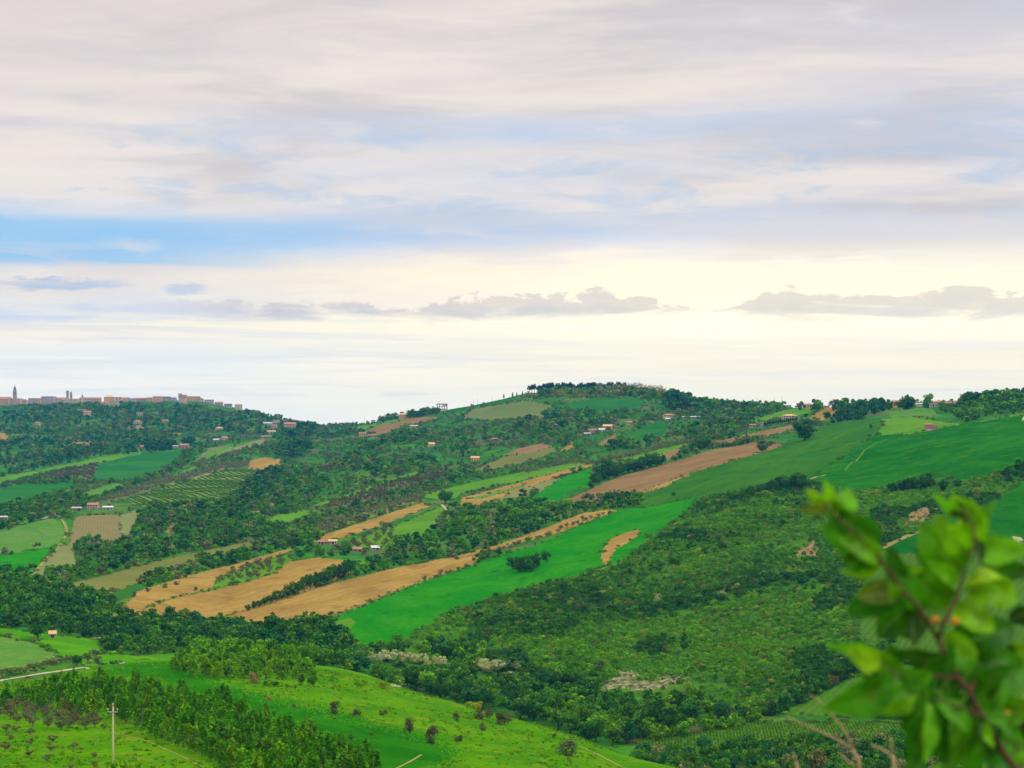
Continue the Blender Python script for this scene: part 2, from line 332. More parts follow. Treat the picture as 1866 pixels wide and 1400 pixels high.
# ------------------------------------------------------------------ the fields, each one patch of the ground
SCRUB = [(735,1165),(790,1135),(830,1112),(880,1097),(1000,1064),(1110,1035),(1150,1008),(1200,975),(1280,907),(1400,885),(1480,876),(1560,898),(1660,884),(1740,880),(1800,870),(1866,852),(2000,830),(2000,860),(1866,876),(1800,920),(1720,946),(1672,968),(1605,1000),(1556,1090),(1568,1160),(1600,1192),(1575,1220),(1420,1302),(1330,1316),(1280,1294),(1180,1270),(1090,1262),(1000,1236),(920,1204),(850,1186),(760,1186)]
NEAR, FAR = (0, 520), (500, 5000)
FIELDS = [
 # foreground spur
 ('pasture', 'spur', [(-700,1460),(-700,1240),(0,1246),(160,1218),(330,1190),(480,1190),(620,1210),(720,1240),(900,1290),(1080,1335),(1230,1392),(1500,1445),(2600,1445),(2600,3000),(-700,3000)], (130, 525)),
 ('crop_field', 'spur_dark', [(150,1222),(240,1206),(320,1207),(420,1250),(560,1288),(700,1324),(800,1348),(850,1372),(790,1400),(700,1420),(600,1365),(400,1285),(280,1240)], (130, 520)),
 # valley floor on the left
 ('meadow', 'lime', [(-80,1140),(0,1144),(50,1150),(110,1160),(180,1163),(186,1190),(150,1199),(110,1197),(60,1172),(0,1160),(-80,1158)], FAR),
 ('pasture', 'pasture', [(-80,1160),(0,1160),(60,1170),(110,1197),(95,1212),(0,1240),(-80,1245)], FAR),
 ('meadow', 'lime', [(150,1199),(190,1192),(260,1195),(320,1190),(330,1200),(240,1208),(150,1214)], (420, 800)),
 # far left slope under the town
 ('pasture', 'lime_far', [(-80,872),(0,870),(103,850),(180,834),(257,820),(257,828),(180,845),(103,857),(0,881),(-80,890)], FAR),
 ('grove_floor', 'grove', [(40,878),(120,856),(181,846),(165,876),(135,871),(95,872)], FAR),
 ('wheat_field', 'teal', [(165,878),(180,846),(231,832),(332,820),(316,845),(283,860),(231,873)], FAR),
 ('wheat_field', 'teal', [(-80,890),(0,888),(77,879),(139,877),(131,893),(77,908),(0,927),(-80,935)], FAR),
 ('meadow', 'pasture', [(149,899),(206,881),(231,883),(180,906),(154,910)], FAR),
 ('ploughed_field', 'clay', [(103,821),(129,803),(141,806),(206,802),(201,809),(167,812),(139,819)], FAR),
 ('ploughed_field', 'clay', [(228,777),(262,775),(260,783),(236,784)], FAR),
 ('ploughed_field', 'tan', [(0,789),(18,791),(10,803),(-40,803),(-40,788)], FAR),
 ('ploughed_field', 'tan', [(316,790),(330,789),(333,795),(322,796)], FAR),
 ('ploughed_field', 'yellow_olive', [(357,838),(381,817),(412,811),(437,808),(412,815),(381,826),(366,838)], FAR),
 ('meadow', 'lime_far', [(366,838),(381,826),(412,815),(437,809),(455,806),(420,818),(399,829),(378,839)], FAR),
 ('ploughed_field', 'pale', [(390,831),(420,818),(455,806),(482,799),(482,811),(422,827)], FAR),
 ('ploughed_field', 'tan', [(448,842),(479,834),(518,838),(507,848),(497,856),(471,857),(453,855)], FAR),
 ('meadow', 'pasture', [(316,866),(356,848),(360,853),(322,869)], FAR),
 ('grove_floor', 'grove', [(180,912),(231,895),(309,870),(412,845),(455,842),(450,853),(412,856),(309,884),(231,908),(190,918)], FAR),
 ('vineyard', 'vine_green', [(231,909),(309,886),(412,857),(460,857),(443,883),(424,904),(360,917),(332,921),(270,923),(245,923)], FAR),
 ('vineyard', 'vine_brown', [(136,942),(180,938),(217,939),(221,988),(190,991),(126,993)], FAR),
 ('meadow', 'pale', [(218,939),(264,925),(248,950),(240,976),(232,990),(221,988)], FAR),
 ('pasture', 'pasture', [(-80,972),(0,968),(50,953),(95,944),(116,956),(120,975),(110,992),(64,1002),(0,1013),(-80,1020)], FAR),
 ('wheat_field', 'wheat_bright', [(-80,1020),(0,1013),(64,1002),(103,994),(92,1010),(57,1042),(29,1055),(0,1059),(-80,1060)], FAR),
 ('stubble_field', 'pale', [(124,993),(142,993),(136,1012),(140,1032),(147,1038),(111,1046),(77,1054),(48,1056),(92,1014),(104,998)], FAR),
 ('stubble_field', 'olive', [(83,1080),(94,1073),(200,1046),(288,1023),(318,1016),(386,1001),(450,988),(472,991),(440,1003),(381,1017),(342,1030),(288,1048),(237,1068),(191,1086),(154,1084),(86,1087)], FAR),
 ('ploughed_field', 'tan', [(198,1122),(237,1094),(252,1077),(337,1051),(428,1028),(533,998),(541,1002),(520,1010),(480,1022),(430,1040),(393,1053),(388,1072),(314,1089),(268,1106),(240,1124),(200,1127)], FAR),
 ('meadow', 'lime_far', [(197,1122),(222,1103),(237,1094),(232,1102),(210,1122)], FAR),
 ('grove_floor', 'lime_far', [(391,1071),(395,1053),(430,1040),(480,1022),(530,1011),(532,1022),(500,1044),(450,1060)], FAR),
 ('ploughed_field', 'tan', [(250,1115),(314,1091),(391,1075),(450,1061),(480,1051),(502,1044),(530,1023),(582,1016),(620,1020),(645,1032),(638,1045),(600,1062),(560,1076),(515,1092),(449,1114),(420,1122),(377,1135),(343,1132),(286,1127),(246,1124)], FAR),
 ('ploughed_field', 'tan', [(380,1136),(450,1110),(560,1075),(640,1055),(720,1035),(800,1020),(870,1004),(884,1012),(860,1030),(780,1055),(700,1085),(620,1118),(590,1127),(560,1132),(480,1143),(415,1144)], FAR),
 ('wheat_field', 'wheat_bright', [(593,1136),(700,1090),(800,1052),(880,1022),(930,1008),(1000,985),(1060,958),(1125,931),(1168,925),(1278,899),(1240,940),(1190,975),(1150,1007),(1110,1032),(1060,1045),(1000,1060),(930,1076),(880,1096),(820,1112),(790,1132),(740,1162),(680,1187),(655,1192),(640,1172),(622,1150)], FAR),
 ('wheat_field', 'lime_far', [(597,1136),(640,1126),(648,1136),(636,1150),(622,1150)], FAR),
 ('bare_strip', 'tan', [(1168,964),(1140,970),(1110,985),(1096,1006),(1095,1022),(1104,1029),(1112,1018),(1122,1001),(1148,986),(1164,974)], FAR),
 # middle of the hillside
 ('meadow', 'lime_far', [(484,947),(520,936),(559,930),(567,938),(518,959)], FAR),
 ('meadow', 'lime_far', [(564,923),(677,886),(775,854),(779,858),(677,893),(574,925)], FAR),
 ('grove_floor', 'grove', [(595,919),(703,884),(806,856),(815,869),(703,907),(600,930)], FAR),
 ('grove_floor', 'pale', [(564,963),(754,905),(777,911),(700,936),(579,974)], FAR),
 ('ploughed_field', 'tan', [(572,986),(585,976),(664,951),(726,930),(772,916),(783,923),(729,945),(677,963),(626,981),(585,990)], FAR),
 ('grove_floor', 'lime_far', [(633,989),(711,958),(716,990),(698,1002),(640,1001)], FAR),
 ('meadow', 'lime_far', [(715,960),(806,922),(812,940),(780,971),(752,984),(716,990)], FAR),
 ('meadow', 'lime_far', [(760,904),(840,884),(943,862),(1070,838),(1088,837),(1084,843),(969,872),(840,900),(832,906),(806,911)], FAR),
 ('ploughed_field', 'tan', [(842,907),(969,873),(1082,844),(1079,851),(1020,866),(1000,884),(969,899),(904,909),(866,922),(838,921)], FAR),
 ('meadow', 'pasture', [(845,911),(920,893),(960,882),(950,889),(880,908)], FAR),
 ('meadow', 'pale', [(940,896),(1000,876),(1025,870),(1010,888),(960,904),(900,914)], FAR),
 ('wheat_field', 'wheat_bright', [(971,904),(1025,871),(1079,852),(1071,886),(1041,894),(1007,915),(974,916)], FAR),
 ('meadow', 'lime_far', [(1113,838),(1200,819),(1252,807),(1252,813),(1200,831),(1149,838),(1120,841)], FAR),
 ('ploughed_field', 'brown', [(1200,829),(1246,816),(1236,829),(1210,841)], FAR),
 ('ploughed_field', 'brown', [(1010,921),(1071,894),(1123,870),(1200,849),(1252,834),(1300,820),(1376,806),(1436,811),(1379,828),(1320,845),(1252,864),(1165,897),(1107,900),(1046,921)], FAR),
 ('ploughed_field', 'tan', [(1162,898),(1213,880),(1252,864),(1258,866),(1213,887),(1172,899)], FAR),
 ('ploughed_field', 'brown', [(1290,806),(1352,794),(1400,783),(1446,774),(1451,781),(1391,799),(1340,806),(1300,818)], FAR),
 ('ploughed_field', 'tan', [(840,1012),(891,997),(956,976),(999,960),(1061,935),(1110,928),(1124,931),(1071,951),(1020,971),(969,984),(891,1005),(850,1020),(830,1018)], FAR),
 ('stubble_field', 'olive', [(853,862),(920,832),(963,827),(1005,815),(1015,822),(960,842),(900,857)], FAR),
 ('ploughed_field', 'brown', [(920,830),(943,817),(989,808),(1005,814),(963,827)], FAR),
 ('ploughed_field', 'tan', [(1019,822),(1043,806),(1045,817)], FAR),
 ('ploughed_field', 'brown', [(1079,814),(1123,790),(1121,807)], FAR),
 ('wheat_field', 'teal', [(1131,799),(1165,782),(1200,768),(1221,776),(1208,794),(1149,805)], FAR),
 ('wheat_field', 'teal', [(990,754),(1010,740),(1097,723),(1176,727),(1167,747),(1071,748),(994,761)], FAR),
 ('wheat_field', 'teal', [(806,752),(846,733),(930,722),(960,727),(866,744),(830,752)], FAR),
 ('meadow', 'yellow_olive', [(845,759),(866,745),(956,731),(1010,739),(990,755),(994,760),(891,766),(848,764)], FAR),
 ('ploughed_field', 'brown', [(655,790),(690,776),(735,766),(745,760),(800,760),(790,766),(740,775),(715,786),(690,795)], FAR),
 ('meadow', 'pasture', [(640,779),(700,768),(740,760),(735,766),(690,776),(655,786)], FAR),
 ('meadow', 'lime_far', [(1370,764),(1431,748),(1497,738),(1501,745),(1470,755),(1431,761),(1373,772)], FAR),
 ('ploughed_field', 'tan', [(1473,765),(1488,752),(1509,741),(1535,741),(1520,756),(1500,767)], FAR),
 ('ploughed_field', 'tan', [(1613,747),(1622,733),(1667,731),(1664,740)], FAR),
 ('meadow', 'pasture', [(1613,750),(1664,742),(1700,745),(1713,760),(1628,764)], FAR),
 ('meadow', 'lime_far', [(1600,764),(1660,760),(1755,774),(1866,752),(1950,742),(1950,762),(1755,788),(1690,792),(1600,794)], FAR),
 ('wheat_field', 'wheat_blue', [(1160,918),(1240,872),(1330,842),(1420,815),(1442,800),(1500,777),(1560,764),(1606,764),(1610,775),(1580,800),(1560,815),(1530,836),(1480,868),(1400,882),(1280,905),(1168,926)], FAR),
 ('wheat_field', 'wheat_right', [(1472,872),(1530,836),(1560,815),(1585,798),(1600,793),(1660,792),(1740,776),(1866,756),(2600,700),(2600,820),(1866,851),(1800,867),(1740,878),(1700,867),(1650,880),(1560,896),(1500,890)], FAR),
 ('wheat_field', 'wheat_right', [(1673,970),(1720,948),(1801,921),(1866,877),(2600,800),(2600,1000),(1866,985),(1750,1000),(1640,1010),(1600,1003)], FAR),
 ('vineyard', 'vine_right', [(1600,1003),(1640,1010),(1750,1000),(1866,985),(2600,1000),(2600,1250),(1866,1260),(1700,1215),(1640,1205),(1600,1190),(1570,1160),(1560,1090)], FAR),
 ('vineyard', 'vine_floor', [(1420,1302),(1500,1262),(1580,1220),(1640,1210),(1700,1215),(1866,1230),(2600,1250),(2600,1312),(1866,1310),(1532,1308)], FAR),
 ('vineyard', 'vine_floor', [(1152,1354),(1189,1344),(1320,1328),(1363,1318),(1440,1316),(1656,1317),(2600,1320),(2600,1362),(1652,1358),(1488,1362),(1360,1361),(1328,1377),(1247,1380),(1170,1366)], FAR),
 ('scrub_floor', 'scrub_floor', SCRUB, FAR),
 # bare scarps
 ('scarp', 'chalk', [(1095,1252),(1112,1238),(1130,1222),(1162,1221),(1164,1240),(1195,1241),(1225,1224),(1260,1236),(1205,1254),(1165,1260),(1145,1252),(1118,1262)], FAR),
 ('scarp', 'clay', [(1640,962),(1652,940),(1684,922),(1704,929),(1694,948),(1670,955)], FAR),
 ('scarp', 'clay', [(1444,1014),(1460,1000),(1486,987),(1490,1004),(1492,1018),(1470,1012)], FAR),
 ('scarp', 'clay', [(1303,1085),(1320,1073),(1334,1067),(1339,1072),(1322,1082)], FAR),
 ('scarp', 'chalk', [(1190,1092),(1196,1080),(1206,1079),(1204,1091)], FAR),
 ('scarp', 'clay', [(294,940),(312,932),(330,936),(318,950),(316,975),(309,978),(300,962)], FAR),
 ('scarp', 'clay', [(334,930),(352,920),(364,924),(360,938),(372,960),(370,970),(358,950),(346,938)], FAR),
 ('scarp', 'clay', [(528,898),(534,886),(544,884),(545,896),(536,902)], FAR),
 ('scarp', 'clay', [(494,916),(502,911),(502,921),(496,924)], FAR),
 ('scarp', 'clay', [(453,928),(470,921),(478,932),(466,936)], FAR),
]
PU = np.broadcast_to(cols_u[None, :], (NR, NC))
qd = np.broadcast_to(.5*(rows_d[:-1]+rows_d[1:])[:, None], (NR-1, NC-1))
qu = np.broadcast_to(.5*(cols_u[:-1]+cols_u[1:])[None, :], (NR-1, NC-1))
qv = .25*(VG[:-1, :-1]+VG[1:, :-1]+VG[:-1, 1:]+VG[1:, 1:])
qx = (qu-UC)/K*np.maximum(qd, 40)
# ragged edges: the outline wanders by a metre or so along its length
wx = (fbm(qx/9, qd/9, 31, 2)-.5)*4.5; wy = (fbm(qx/9, qd/9, 37, 2)-.5)*3.2
sc_ = np.clip(700/np.maximum(qd, 200), .5, 1.6)
FID = np.zeros((NR-1, NC-1), np.int32)
su, sv = qu+wx*sc_, qv+wy*sc_
for k, (nm_, mk, poly, (d0, d1)) in enumerate(FIELDS):
    p = np.array(poly, float)
    i0, i1 = np.searchsorted(rows_d, [d0, d1])
    sl = slice(max(0, i0-1), min(NR-1, i1))
    box = (su[sl] >= p[:, 0].min()) & (su[sl] <= p[:, 0].max()) & (sv[sl] >= p[:, 1].min()) & (sv[sl] <= p[:, 1].max())
    ii, jj = np.nonzero(box)
    if len(ii) == 0: continue
    soft = {'crop_field': 9.0, 'pasture': 2.5, 'scarp': 5.0}.get(nm_, 1.2)*sc_[sl][ii, jj]
    hit = in_poly(su[sl][ii, jj]+RNG.normal(size=len(ii))*soft*.8, sv[sl][ii, jj]+RNG.normal(size=len(ii))*soft*.5, poly)
    if nm_ == 'scrub_floor': hit &= FID[sl][ii, jj] == 0
    FID[sl][ii[hit], jj[hit]] = k+1

XX = XG; YY = np.broadcast_to(RD, (NR, NC))
P3 = np.stack([XX, YY, Z], -1).reshape(-1, 3).astype(np.float32)
a = (np.arange(NR-1)[:, None]*NC + np.arange(NC-1)[None, :])
QUADS = np.stack([a, a+1, a+NC+1, a+NC], -1).reshape(-1, 4)
fid = FID.reshape(-1)
# one smooth normal field for the whole ground, so that a field's edge is no crease
def patch(name, sel, mat):
    q = QUADS[sel]
    used, inv = np.unique(q, return_inverse=True)
    me = np_mesh(name, P3[used], inv.reshape(-1, 4), smooth=True)
    return link(name, me, None, mat)
ground_parts = []
o = patch('hills', np.nonzero(fid == 0)[0], M['hills']); tag(o, kind='structure')
for k, (nm_, mk, poly, _) in enumerate(FIELDS):
    sel = np.nonzero(fid == k+1)[0]
    if len(sel) < 4: continue
    tag(patch(nm_, sel, M[mk]), kind='structure')

def ribbon(name, pts, width, mat, lift=.10, dmin=500, step=3.0):
    """a track laid along the ground through photo points"""
    w = [Vector(at(u, v, dmin)) for u, v in pts]
    line = []
    for p, q in zip(w[:-1], w[1:]):
        n = max(2, int((q-p).length/step))
        for i in range(n): line.append(p.lerp(q, i/n))
    line.append(w[-1])
    for _ in range(3):   # soften the corners
        line = [line[0]] + [(line[i-1]+line[i]*2+line[i+1])/4 for i in range(1, len(line)-1)] + [line[-1]]
    vs, fs = [], []
    for i, p in enumerate(line):
        t = line[min(i+1, len(line)-1)]-line[max(i-1, 0)]; nrm = Vector((-t.y, t.x, 0)).normalized()
        ww = width*(.85+.3*random.random())
        for k in range(4):
            q = p+nrm*ww*(k/3-.5)
            vs.append((q.x, q.y, gz(q.x, q.y)+lift))
        if i:
            for k in range(3):
                a_ = (i-1)*4+k; fs.append((a_, a_+1, a_+5, a_+4))
    me = bpy.data.meshes.new(name); me.from_pydata(vs, [], fs); me.polygons.foreach_set('use_smooth', [True]*len(fs)); me.update()
    return tag(link(name, me, None, mat), kind='structure')

ribbon('road', [(-40,1247),(0,1240),(60,1231),(120,1222),(160,1216),(224,1210)], 1.5, M['road'], .12, 380)
ribbon('track', [(196,1334),(260,1348),(330,1378),(390,1408)], .3, M['track'], .06, 200)
ribbon('track', [(1050,1358),(1075,1368),(1102,1382),(1140,1402),(1170,1415)], .7, M['track'], .06, 200)
ribbon('track', [(720,1402),(745,1390),(768,1376)], .35, M['track'], .06, 200)
ribbon('path', [(166,1164),(196,1163)], 2.5, M['road'], .12)
ribbon('path', [(40,955),(60,950),(80,945),(104,938)], 4.0, M['road'], .25)
ribbon('track', [(104,940),(118,955),(122,972),(114,988),(98,1008),(68,1038),(28,1057)], 1.8, M['track'], .2)
ribbon('track', [(1605,1000),(1640,984),(1676,968)], 4.5, M['track'], .2)
ribbon('path', [(1470,876),(1484,871),(1503,866)], 2.2, M['track'], .2)
ribbon('path', [(1852,979),(1856,986),(1866,992),(1880,995)], 4.0, M['road'], .2)
ribbon('path', [(805,920),(812,928),(822,934)], 1.6, M['road'], .2)
ribbon('track', [(1540,858),(1562,838),(1590,812),(1640,798),(1690,790)], 1.2, M['lime_far'], .2)
ribbon('path', [(1812,737),(1826,741)], 3.5, M['road'], .3)
ribbon('path', [(1845,745),(1856,746),(1870,750)], 3.5, M['road'], .3)
ribbon('track', [(840,906),(969,873.5),(1080,845)], 2.5, M['track'], .25)
ribbon('track', [(312,884),(360,870),(412,853.5)], 5.0, M['track'], .3)

SCRUB_ID = [k+1 for k, f in enumerate(FIELDS) if f[0] == 'scrub_floor'][0]
SCARP_ID = [k+1 for k, f in enumerate(FIELDS) if f[0] == 'scarp']
# ------------------------------------------------------------------ plants
def leaf_mat(name, trans=.22):
    m, b = new_mat(name)
    t = b.new('ShaderNodeAttribute', attribute_type='INSTANCER', attribute_name='tint').outputs['Vector']
    lv = b.new('ShaderNodeAttribute', attribute_type='GEOMETRY', attribute_name='lv').outputs['Fac']
    c = b.scale_col(t, b.lerp(lv, 0, 1, .55, 1.5))
    warm = b.new('ShaderNodeVectorMath', operation='MULTIPLY'); b.put(warm.inputs[0], c); warm.inputs[1].default_value = (1.25, 1.08, .75)
    c = b.mix(b.smooth(lv, .7, 1.0), c, warm.outputs[0])
    d = b.new('ShaderNodeBsdfDiffuse'); b.put(d.inputs[0], c)
    tr = b.new('ShaderNodeBsdfTranslucent'); b.put(tr.inputs[0], c)
    mx = b.new('ShaderNodeMixShader'); mx.inputs[0].default_value = trans
    b.nt.links.new(d.outputs[0], mx.inputs[1]); b.nt.links.new(tr.outputs[0], mx.inputs[2])
    out = b.new('ShaderNodeOutputMaterial'); b.nt.links.new(mx.outputs[0], out.inputs[0])
    return m
LEAF = leaf_mat('leaves')
def plain(name, c, rough=.8, spec=.2, var=.12, scale=2.0):
    m, b = new_mat(name)
    tc = b.new('ShaderNodeTexCoord').outputs['Object']
    n = b.noise(tc, scale, 4, .6)
    finish(b, b.scale_col(rgba(c), b.lerp(n, .25, .75, 1-var, 1+var)), rough, spec, n, .15, .05)
    return m
BARK = plain('bark', (.085, .062, .042), .95, .05, .3, 3.0)
GREYBARK = plain('grey_bark', (.17, .15, .13), .95, .05, .3, 3.0)

def crown_mesh(name, seed, nleaf, leaf, rx=.42, zc=.58, rz=.42, lobes=16, lobe=.42, cone=0.0, low=.0, gap=.0):
    """leaf clumps spread over and inside irregular lobes; the plant is one unit tall"""
    r = np.random.default_rng(seed)
    ctr = []
    while len(ctr) < lobes:
        p = r.uniform(-1, 1, 3)
        l = np.linalg.norm(p)
        if l > 1 or l < .25: continue
        ctr.append(p*(.74/max(l, .74) if l > .74 else 1))
    ctr = np.array(ctr); rad = lobe*r.uniform(.6, 1.15, lobes)
    k = r.integers(0, lobes, nleaf)
    d = r.normal(size=(nleaf, 3)); d[:, 2] += .25; d /= np.linalg.norm(d, axis=1)[:, None]
    p = ctr[k] + d*(rad[k]*np.where(r.random(nleaf) < .78, r.uniform(.85, 1.08, nleaf), r.uniform(.3, .85, nleaf)))[:, None]
    if cone: p[:, :2] *= (1-cone*np.clip((p[:, 2]+1)/2, 0, 1.1))[:, None]
    p[:, 2] = np.maximum(p[:, 2], -1.0)
    P = p*np.array([rx, rx, rz]) + np.array([0, 0, zc])
    P[:, 2] = np.maximum(P[:, 2], low+.02*r.random(nleaf))
    n = d*1.0 + r.normal(size=(nleaf, 3))*.45; n /= np.linalg.norm(n, axis=1)[:, None]
    t = np.cross(n, r.normal(size=(nleaf, 3))); t /= np.linalg.norm(t, axis=1)[:, None]; bt = np.cross(n, t)
    s = leaf*r.uniform(.6, 1.35, nleaf)[:, None]; s2 = s*r.uniform(.55, .95, (nleaf, 1))
    fold = n*s*.25
    V = np.stack([P-t*s, P-bt*s2+fold*0, P+t*s, P+bt*s2-fold], 1).reshape(-1, 3)
    F = np.arange(nleaf*4).reshape(-1, 4)
    me = np_mesh(name, V, F)
    at_ = me.attributes.new('lv', 'FLOAT', 'FACE')
    lobev = r.random(lobes)
    at_.data.foreach_set('value', np.clip(.62*r.random(nleaf)+.38*lobev[k], 0, 1).astype(np.float32))
    me.materials.append(LEAF)
    return me

def trunk_mesh(name, seed, top=.62, r0=.028, limbs=5, spread=.26, mat=None, split=.28):
    r = random.Random(seed); b = MB()
    lean = (r.uniform(-.04, .04), r.uniform(-.04, .04))
    pts = [(0, 0, -.06), (lean[0]*.3, lean[1]*.3, split*.5), (lean[0], lean[1], split), (lean[0]*1.5, lean[1]*1.5, top)]
    b.tube(pts, [r0*1.25, r0, r0*.8, r0*.25], 7)
    for i in range(limbs):
        a = 2*PI*i/limbs+r.random(); z0 = split*(.8+.5*r.random())
        e = (math.cos(a)*spread, math.sin(a)*spread, z0+spread*r.uniform(.8, 1.5))
        b.tube([(lean[0], lean[1], z0), (e[0]*.5, e[1]*.5, z0+(e[2]-z0)*.4), e], [r0*.55, r0*.4, r0*.12], 5)
    return b.mesh(name, mat or BARK, True)

KIND = {}
def proto(kind, crowns, trunks): KIND[kind] = (crowns, trunks)
proto('broadleaf_tree', [crown_mesh('crown', 100+i, 1150, .040, .40+.03*(i % 3), .56, .43, 17+i, .40) for i in range(5)],
      [trunk_mesh('trunk', 10+i) for i in range(2)])
proto('young_tree', [crown_mesh('crown', 140+i, 620, .036, .30+.02*(i % 2), .52, .50, 15, .36, cone=.68) for i in range(4)],
      [trunk_mesh('trunk', 20, .8, .016, 4, .14, GREYBARK, .2)])
proto('olive_tree', [crown_mesh('crown', 160+i, 700, .040, .50, .58, .38, 13, .40) for i in range(3)],
      [trunk_mesh('trunk', 30+i, .6, .05, 4, .3, GREYBARK, .22) for i in range(2)])
proto('pine_tree', [crown_mesh('crown', 180+i, 800, .038, .36, .66, .30, 12, .40, cone=.2) for i in range(3)],
      [trunk_mesh('trunk', 40, .75, .03, 5, .22, BARK, .4)])
proto('cypress_tree', [crown_mesh('crown', 190, 500, .032, .12, .52, .50, 14, .42, cone=.55)], [trunk_mesh('trunk', 45, .8, .02, 2, .05, BARK, .1)])
proto('blossoming_tree', [crown_mesh('crown', 200+i, 900, .036, .44, .56, .42, 20, .32) for i in range(3)], [trunk_mesh('trunk', 50, .7, .022, 6, .3, GREYBARK, .25)])
proto('shrub', [crown_mesh('crown', 220+i, 760, .050, .60, .42, .50, 12, .48, low=.01) for i in range(4)], [None])
proto('bare_tree', [crown_mesh('crown', 240+i, 420, .022, .42, .60, .38, 14, .40) for i in range(2)], [trunk_mesh('trunk', 60+i, .95, .024, 11, .36, GREYBARK, .25) for i in range(2)])
FARCROWN = [crown_mesh('crown', 260+i, 300, .080, .46, .48, .46, 11, .42, low=.02) for i in range(4)]
FARSHRUB = [crown_mesh('crown', 280+i, 170, .105, .62, .40, .46, 8, .48, low=.01) for i in range(4)]
FARYOUNG = [crown_mesh('crown', 290+i, 260, .055, .28, .52, .48, 10, .38, cone=.42) for i in range(2)]
FAROLIVE = [crown_mesh('crown', 295+i, 200, .08, .52, .55, .42, 9, .42, low=.05) for i in range(2)]
TUFT = []
for i_ in range(2):
    r_ = np.random.default_rng(310+i_); n_ = 26
    a_ = r_.random(n_)*2*PI; l_ = r_.uniform(.5, 1, n_); o_ = r_.normal(size=(n_, 2))*.28; le = r_.uniform(.1, .5, n_)
    base = np.stack([o_[:, 0], o_[:, 1], -.05*np.ones(n_)], 1); tip = base+np.stack([np.cos(a_)*le, np.sin(a_)*le, l_], 1)
    sd = np.stack([-np.sin(a_), np.cos(a_), 0*a_], 1)*.09
    V_ = np.stack([base-sd, base+sd, tip+sd*.3, tip-sd*.3], 1).reshape(-1, 3)
    me_ = np_mesh('tuft', V_, np.arange(n_*4).reshape(-1, 4))
    me_.attributes.new('lv', 'FLOAT', 'FACE').data.foreach_set('value', r_.random(n_).astype(np.float32)); me_.materials.append(LEAF); TUFT.append(me_)

T_ = dict(  # leaf colours
 dark=(.030, .108, .010), mid=(.056, .175, .009), fresh=(.095, .255, .006), bright=(.125, .330, .005), blue=(.022, .105, .022),
 olive=(.140, .172, .060), olivedark=(.100, .122, .042), pine=(.022, .066, .018), pale=(.40, .44, .18), yellowgreen=(.175, .245, .024), pink=(.21, .17, .07),
 brown=(.105, .115, .038), plant=(.056, .215, .004), olivespur=(.105, .120, .050), scrub=(.050, .165, .006), scrubfresh=(.085, .245, .005), gorse=(.20, .22, .008), grass=(.070, .190, .003), dry=(.12, .17, .010), bushdark=(.078, .082, .038), vine=(.066, .165, .007), vinedark=(.140, .135, .046))
def jit(c, s=.25):
    k = 1+random.uniform(-s, s); return (c[0]*k*random.uniform(.85, 1.2), c[1]*k, c[2]*k*random.uniform(.85, 1.2))

PL = []   # every plant that is an object of its own
def put(kind, x, y, h, w=None, tint='mid', label=None, group=None, cat='tree', force=False, z=None, sink=.02):
    PL.append(dict(kind=kind, x=x, y=y, z=gz(x, y)-sink*h if z is None else z, h=h, w=w or h, tint=jit(T_[tint], .18), label=label, group=group, cat=cat, force=force, size=h/max(y, 50)))
def put_px(kind, u, v, hpx, wpx=None, tint='mid', label=None, group=None, cat='tree', force=True, dmin=500):
    """a plant whose foot the photo shows at (u, v) and that stands hpx tall and wpx wide there"""
    x, y, z = at(u, v, dmin)
    wn = {'broadleaf_tree': .92, 'young_tree': .58, 'olive_tree': 1.08, 'pine_tree': .8, 'cypress_tree': .26, 'blossoming_tree': .95, 'shrub': 1.3, 'bare_tree': .95}[kind]
    h = hpx/K*y; w = (wpx or hpx*wn)/K*y/wn
    put(kind, x, y, h, w, tint, label, group, cat, force)

def scatter(poly, spacing, n_try=None, dlim=(500, 4000), base_only=False, ids=(0,), prob=None, jitter=True):
    """points spread over the ground that a photo polygon covers, at least `spacing` metres apart"""
    p = np.array(poly, float); i0, i1 = np.searchsorted(rows_d, dlim)
    sl = slice(max(I0, i0-1), min(NR-1, i1))
    m = (qu[sl] >= p[:, 0].min()) & (qu[sl] <= p[:, 0].max()) & (qv[sl] >= p[:, 1].min()) & (qv[sl] <= p[:, 1].max())
    if base_only: m &= np.isin(FID[sl], ids)
    ii, jj = np.nonzero(m)
    if len(ii) == 0: return []
    h = in_poly(qu[sl][ii, jj], qv[sl][ii, jj], poly); ii, jj = ii[h]+sl.start, jj[h]
    if len(ii) == 0: return []
    ar = (rows_d[ii+1]-rows_d[ii])*(cols_u[jj+1]-cols_u[jj])/K*qd[ii, jj]
    n = n_try or int(ar.sum()/(spacing*spacing)*2.2)+1
    k = RNG.choice(len(ii), n, p=ar/ar.sum())
    yy = rows_d[ii[k]]+RNG.random(n)*(rows_d[ii[k]+1]-rows_d[ii[k]]); uu = cols_u[jj[k]]+RNG.random(n)*(cols_u[jj[k]+1]-cols_u[jj[k]])
    xx = (uu-UC)/K*yy
    if prob is not None:
        q = RNG.random(n) < prob(xx, yy); xx, yy = xx[q], yy[q]
    grid = {}; out = []
    for x, y in zip(xx, yy):
        c = (int(x//spacing), int(y//spacing)); ok = True
        for dx in (-1, 0, 1):
            for dy in (-1, 0, 1):
                for (a, b_) in grid.get((c[0]+dx, c[1]+dy), ()):
                    if (a-x)**2+(b_-y)**2 < spacing*spacing*.8: ok = False; break
                if not ok: break
            if not ok: break
        if ok: grid.setdefault(c, []).append((x, y)); out.append((x, y))
    return out

def line_px(pts, n):
    p = np.array(pts, float); s = np.concatenate([[0], np.cumsum(np.linalg.norm(np.diff(p, axis=0), axis=1))])
    t = np.linspace(0, s[-1], n)
    return list(zip(np.interp(t, s, p[:, 0]), np.interp(t, s, p[:, 1])))

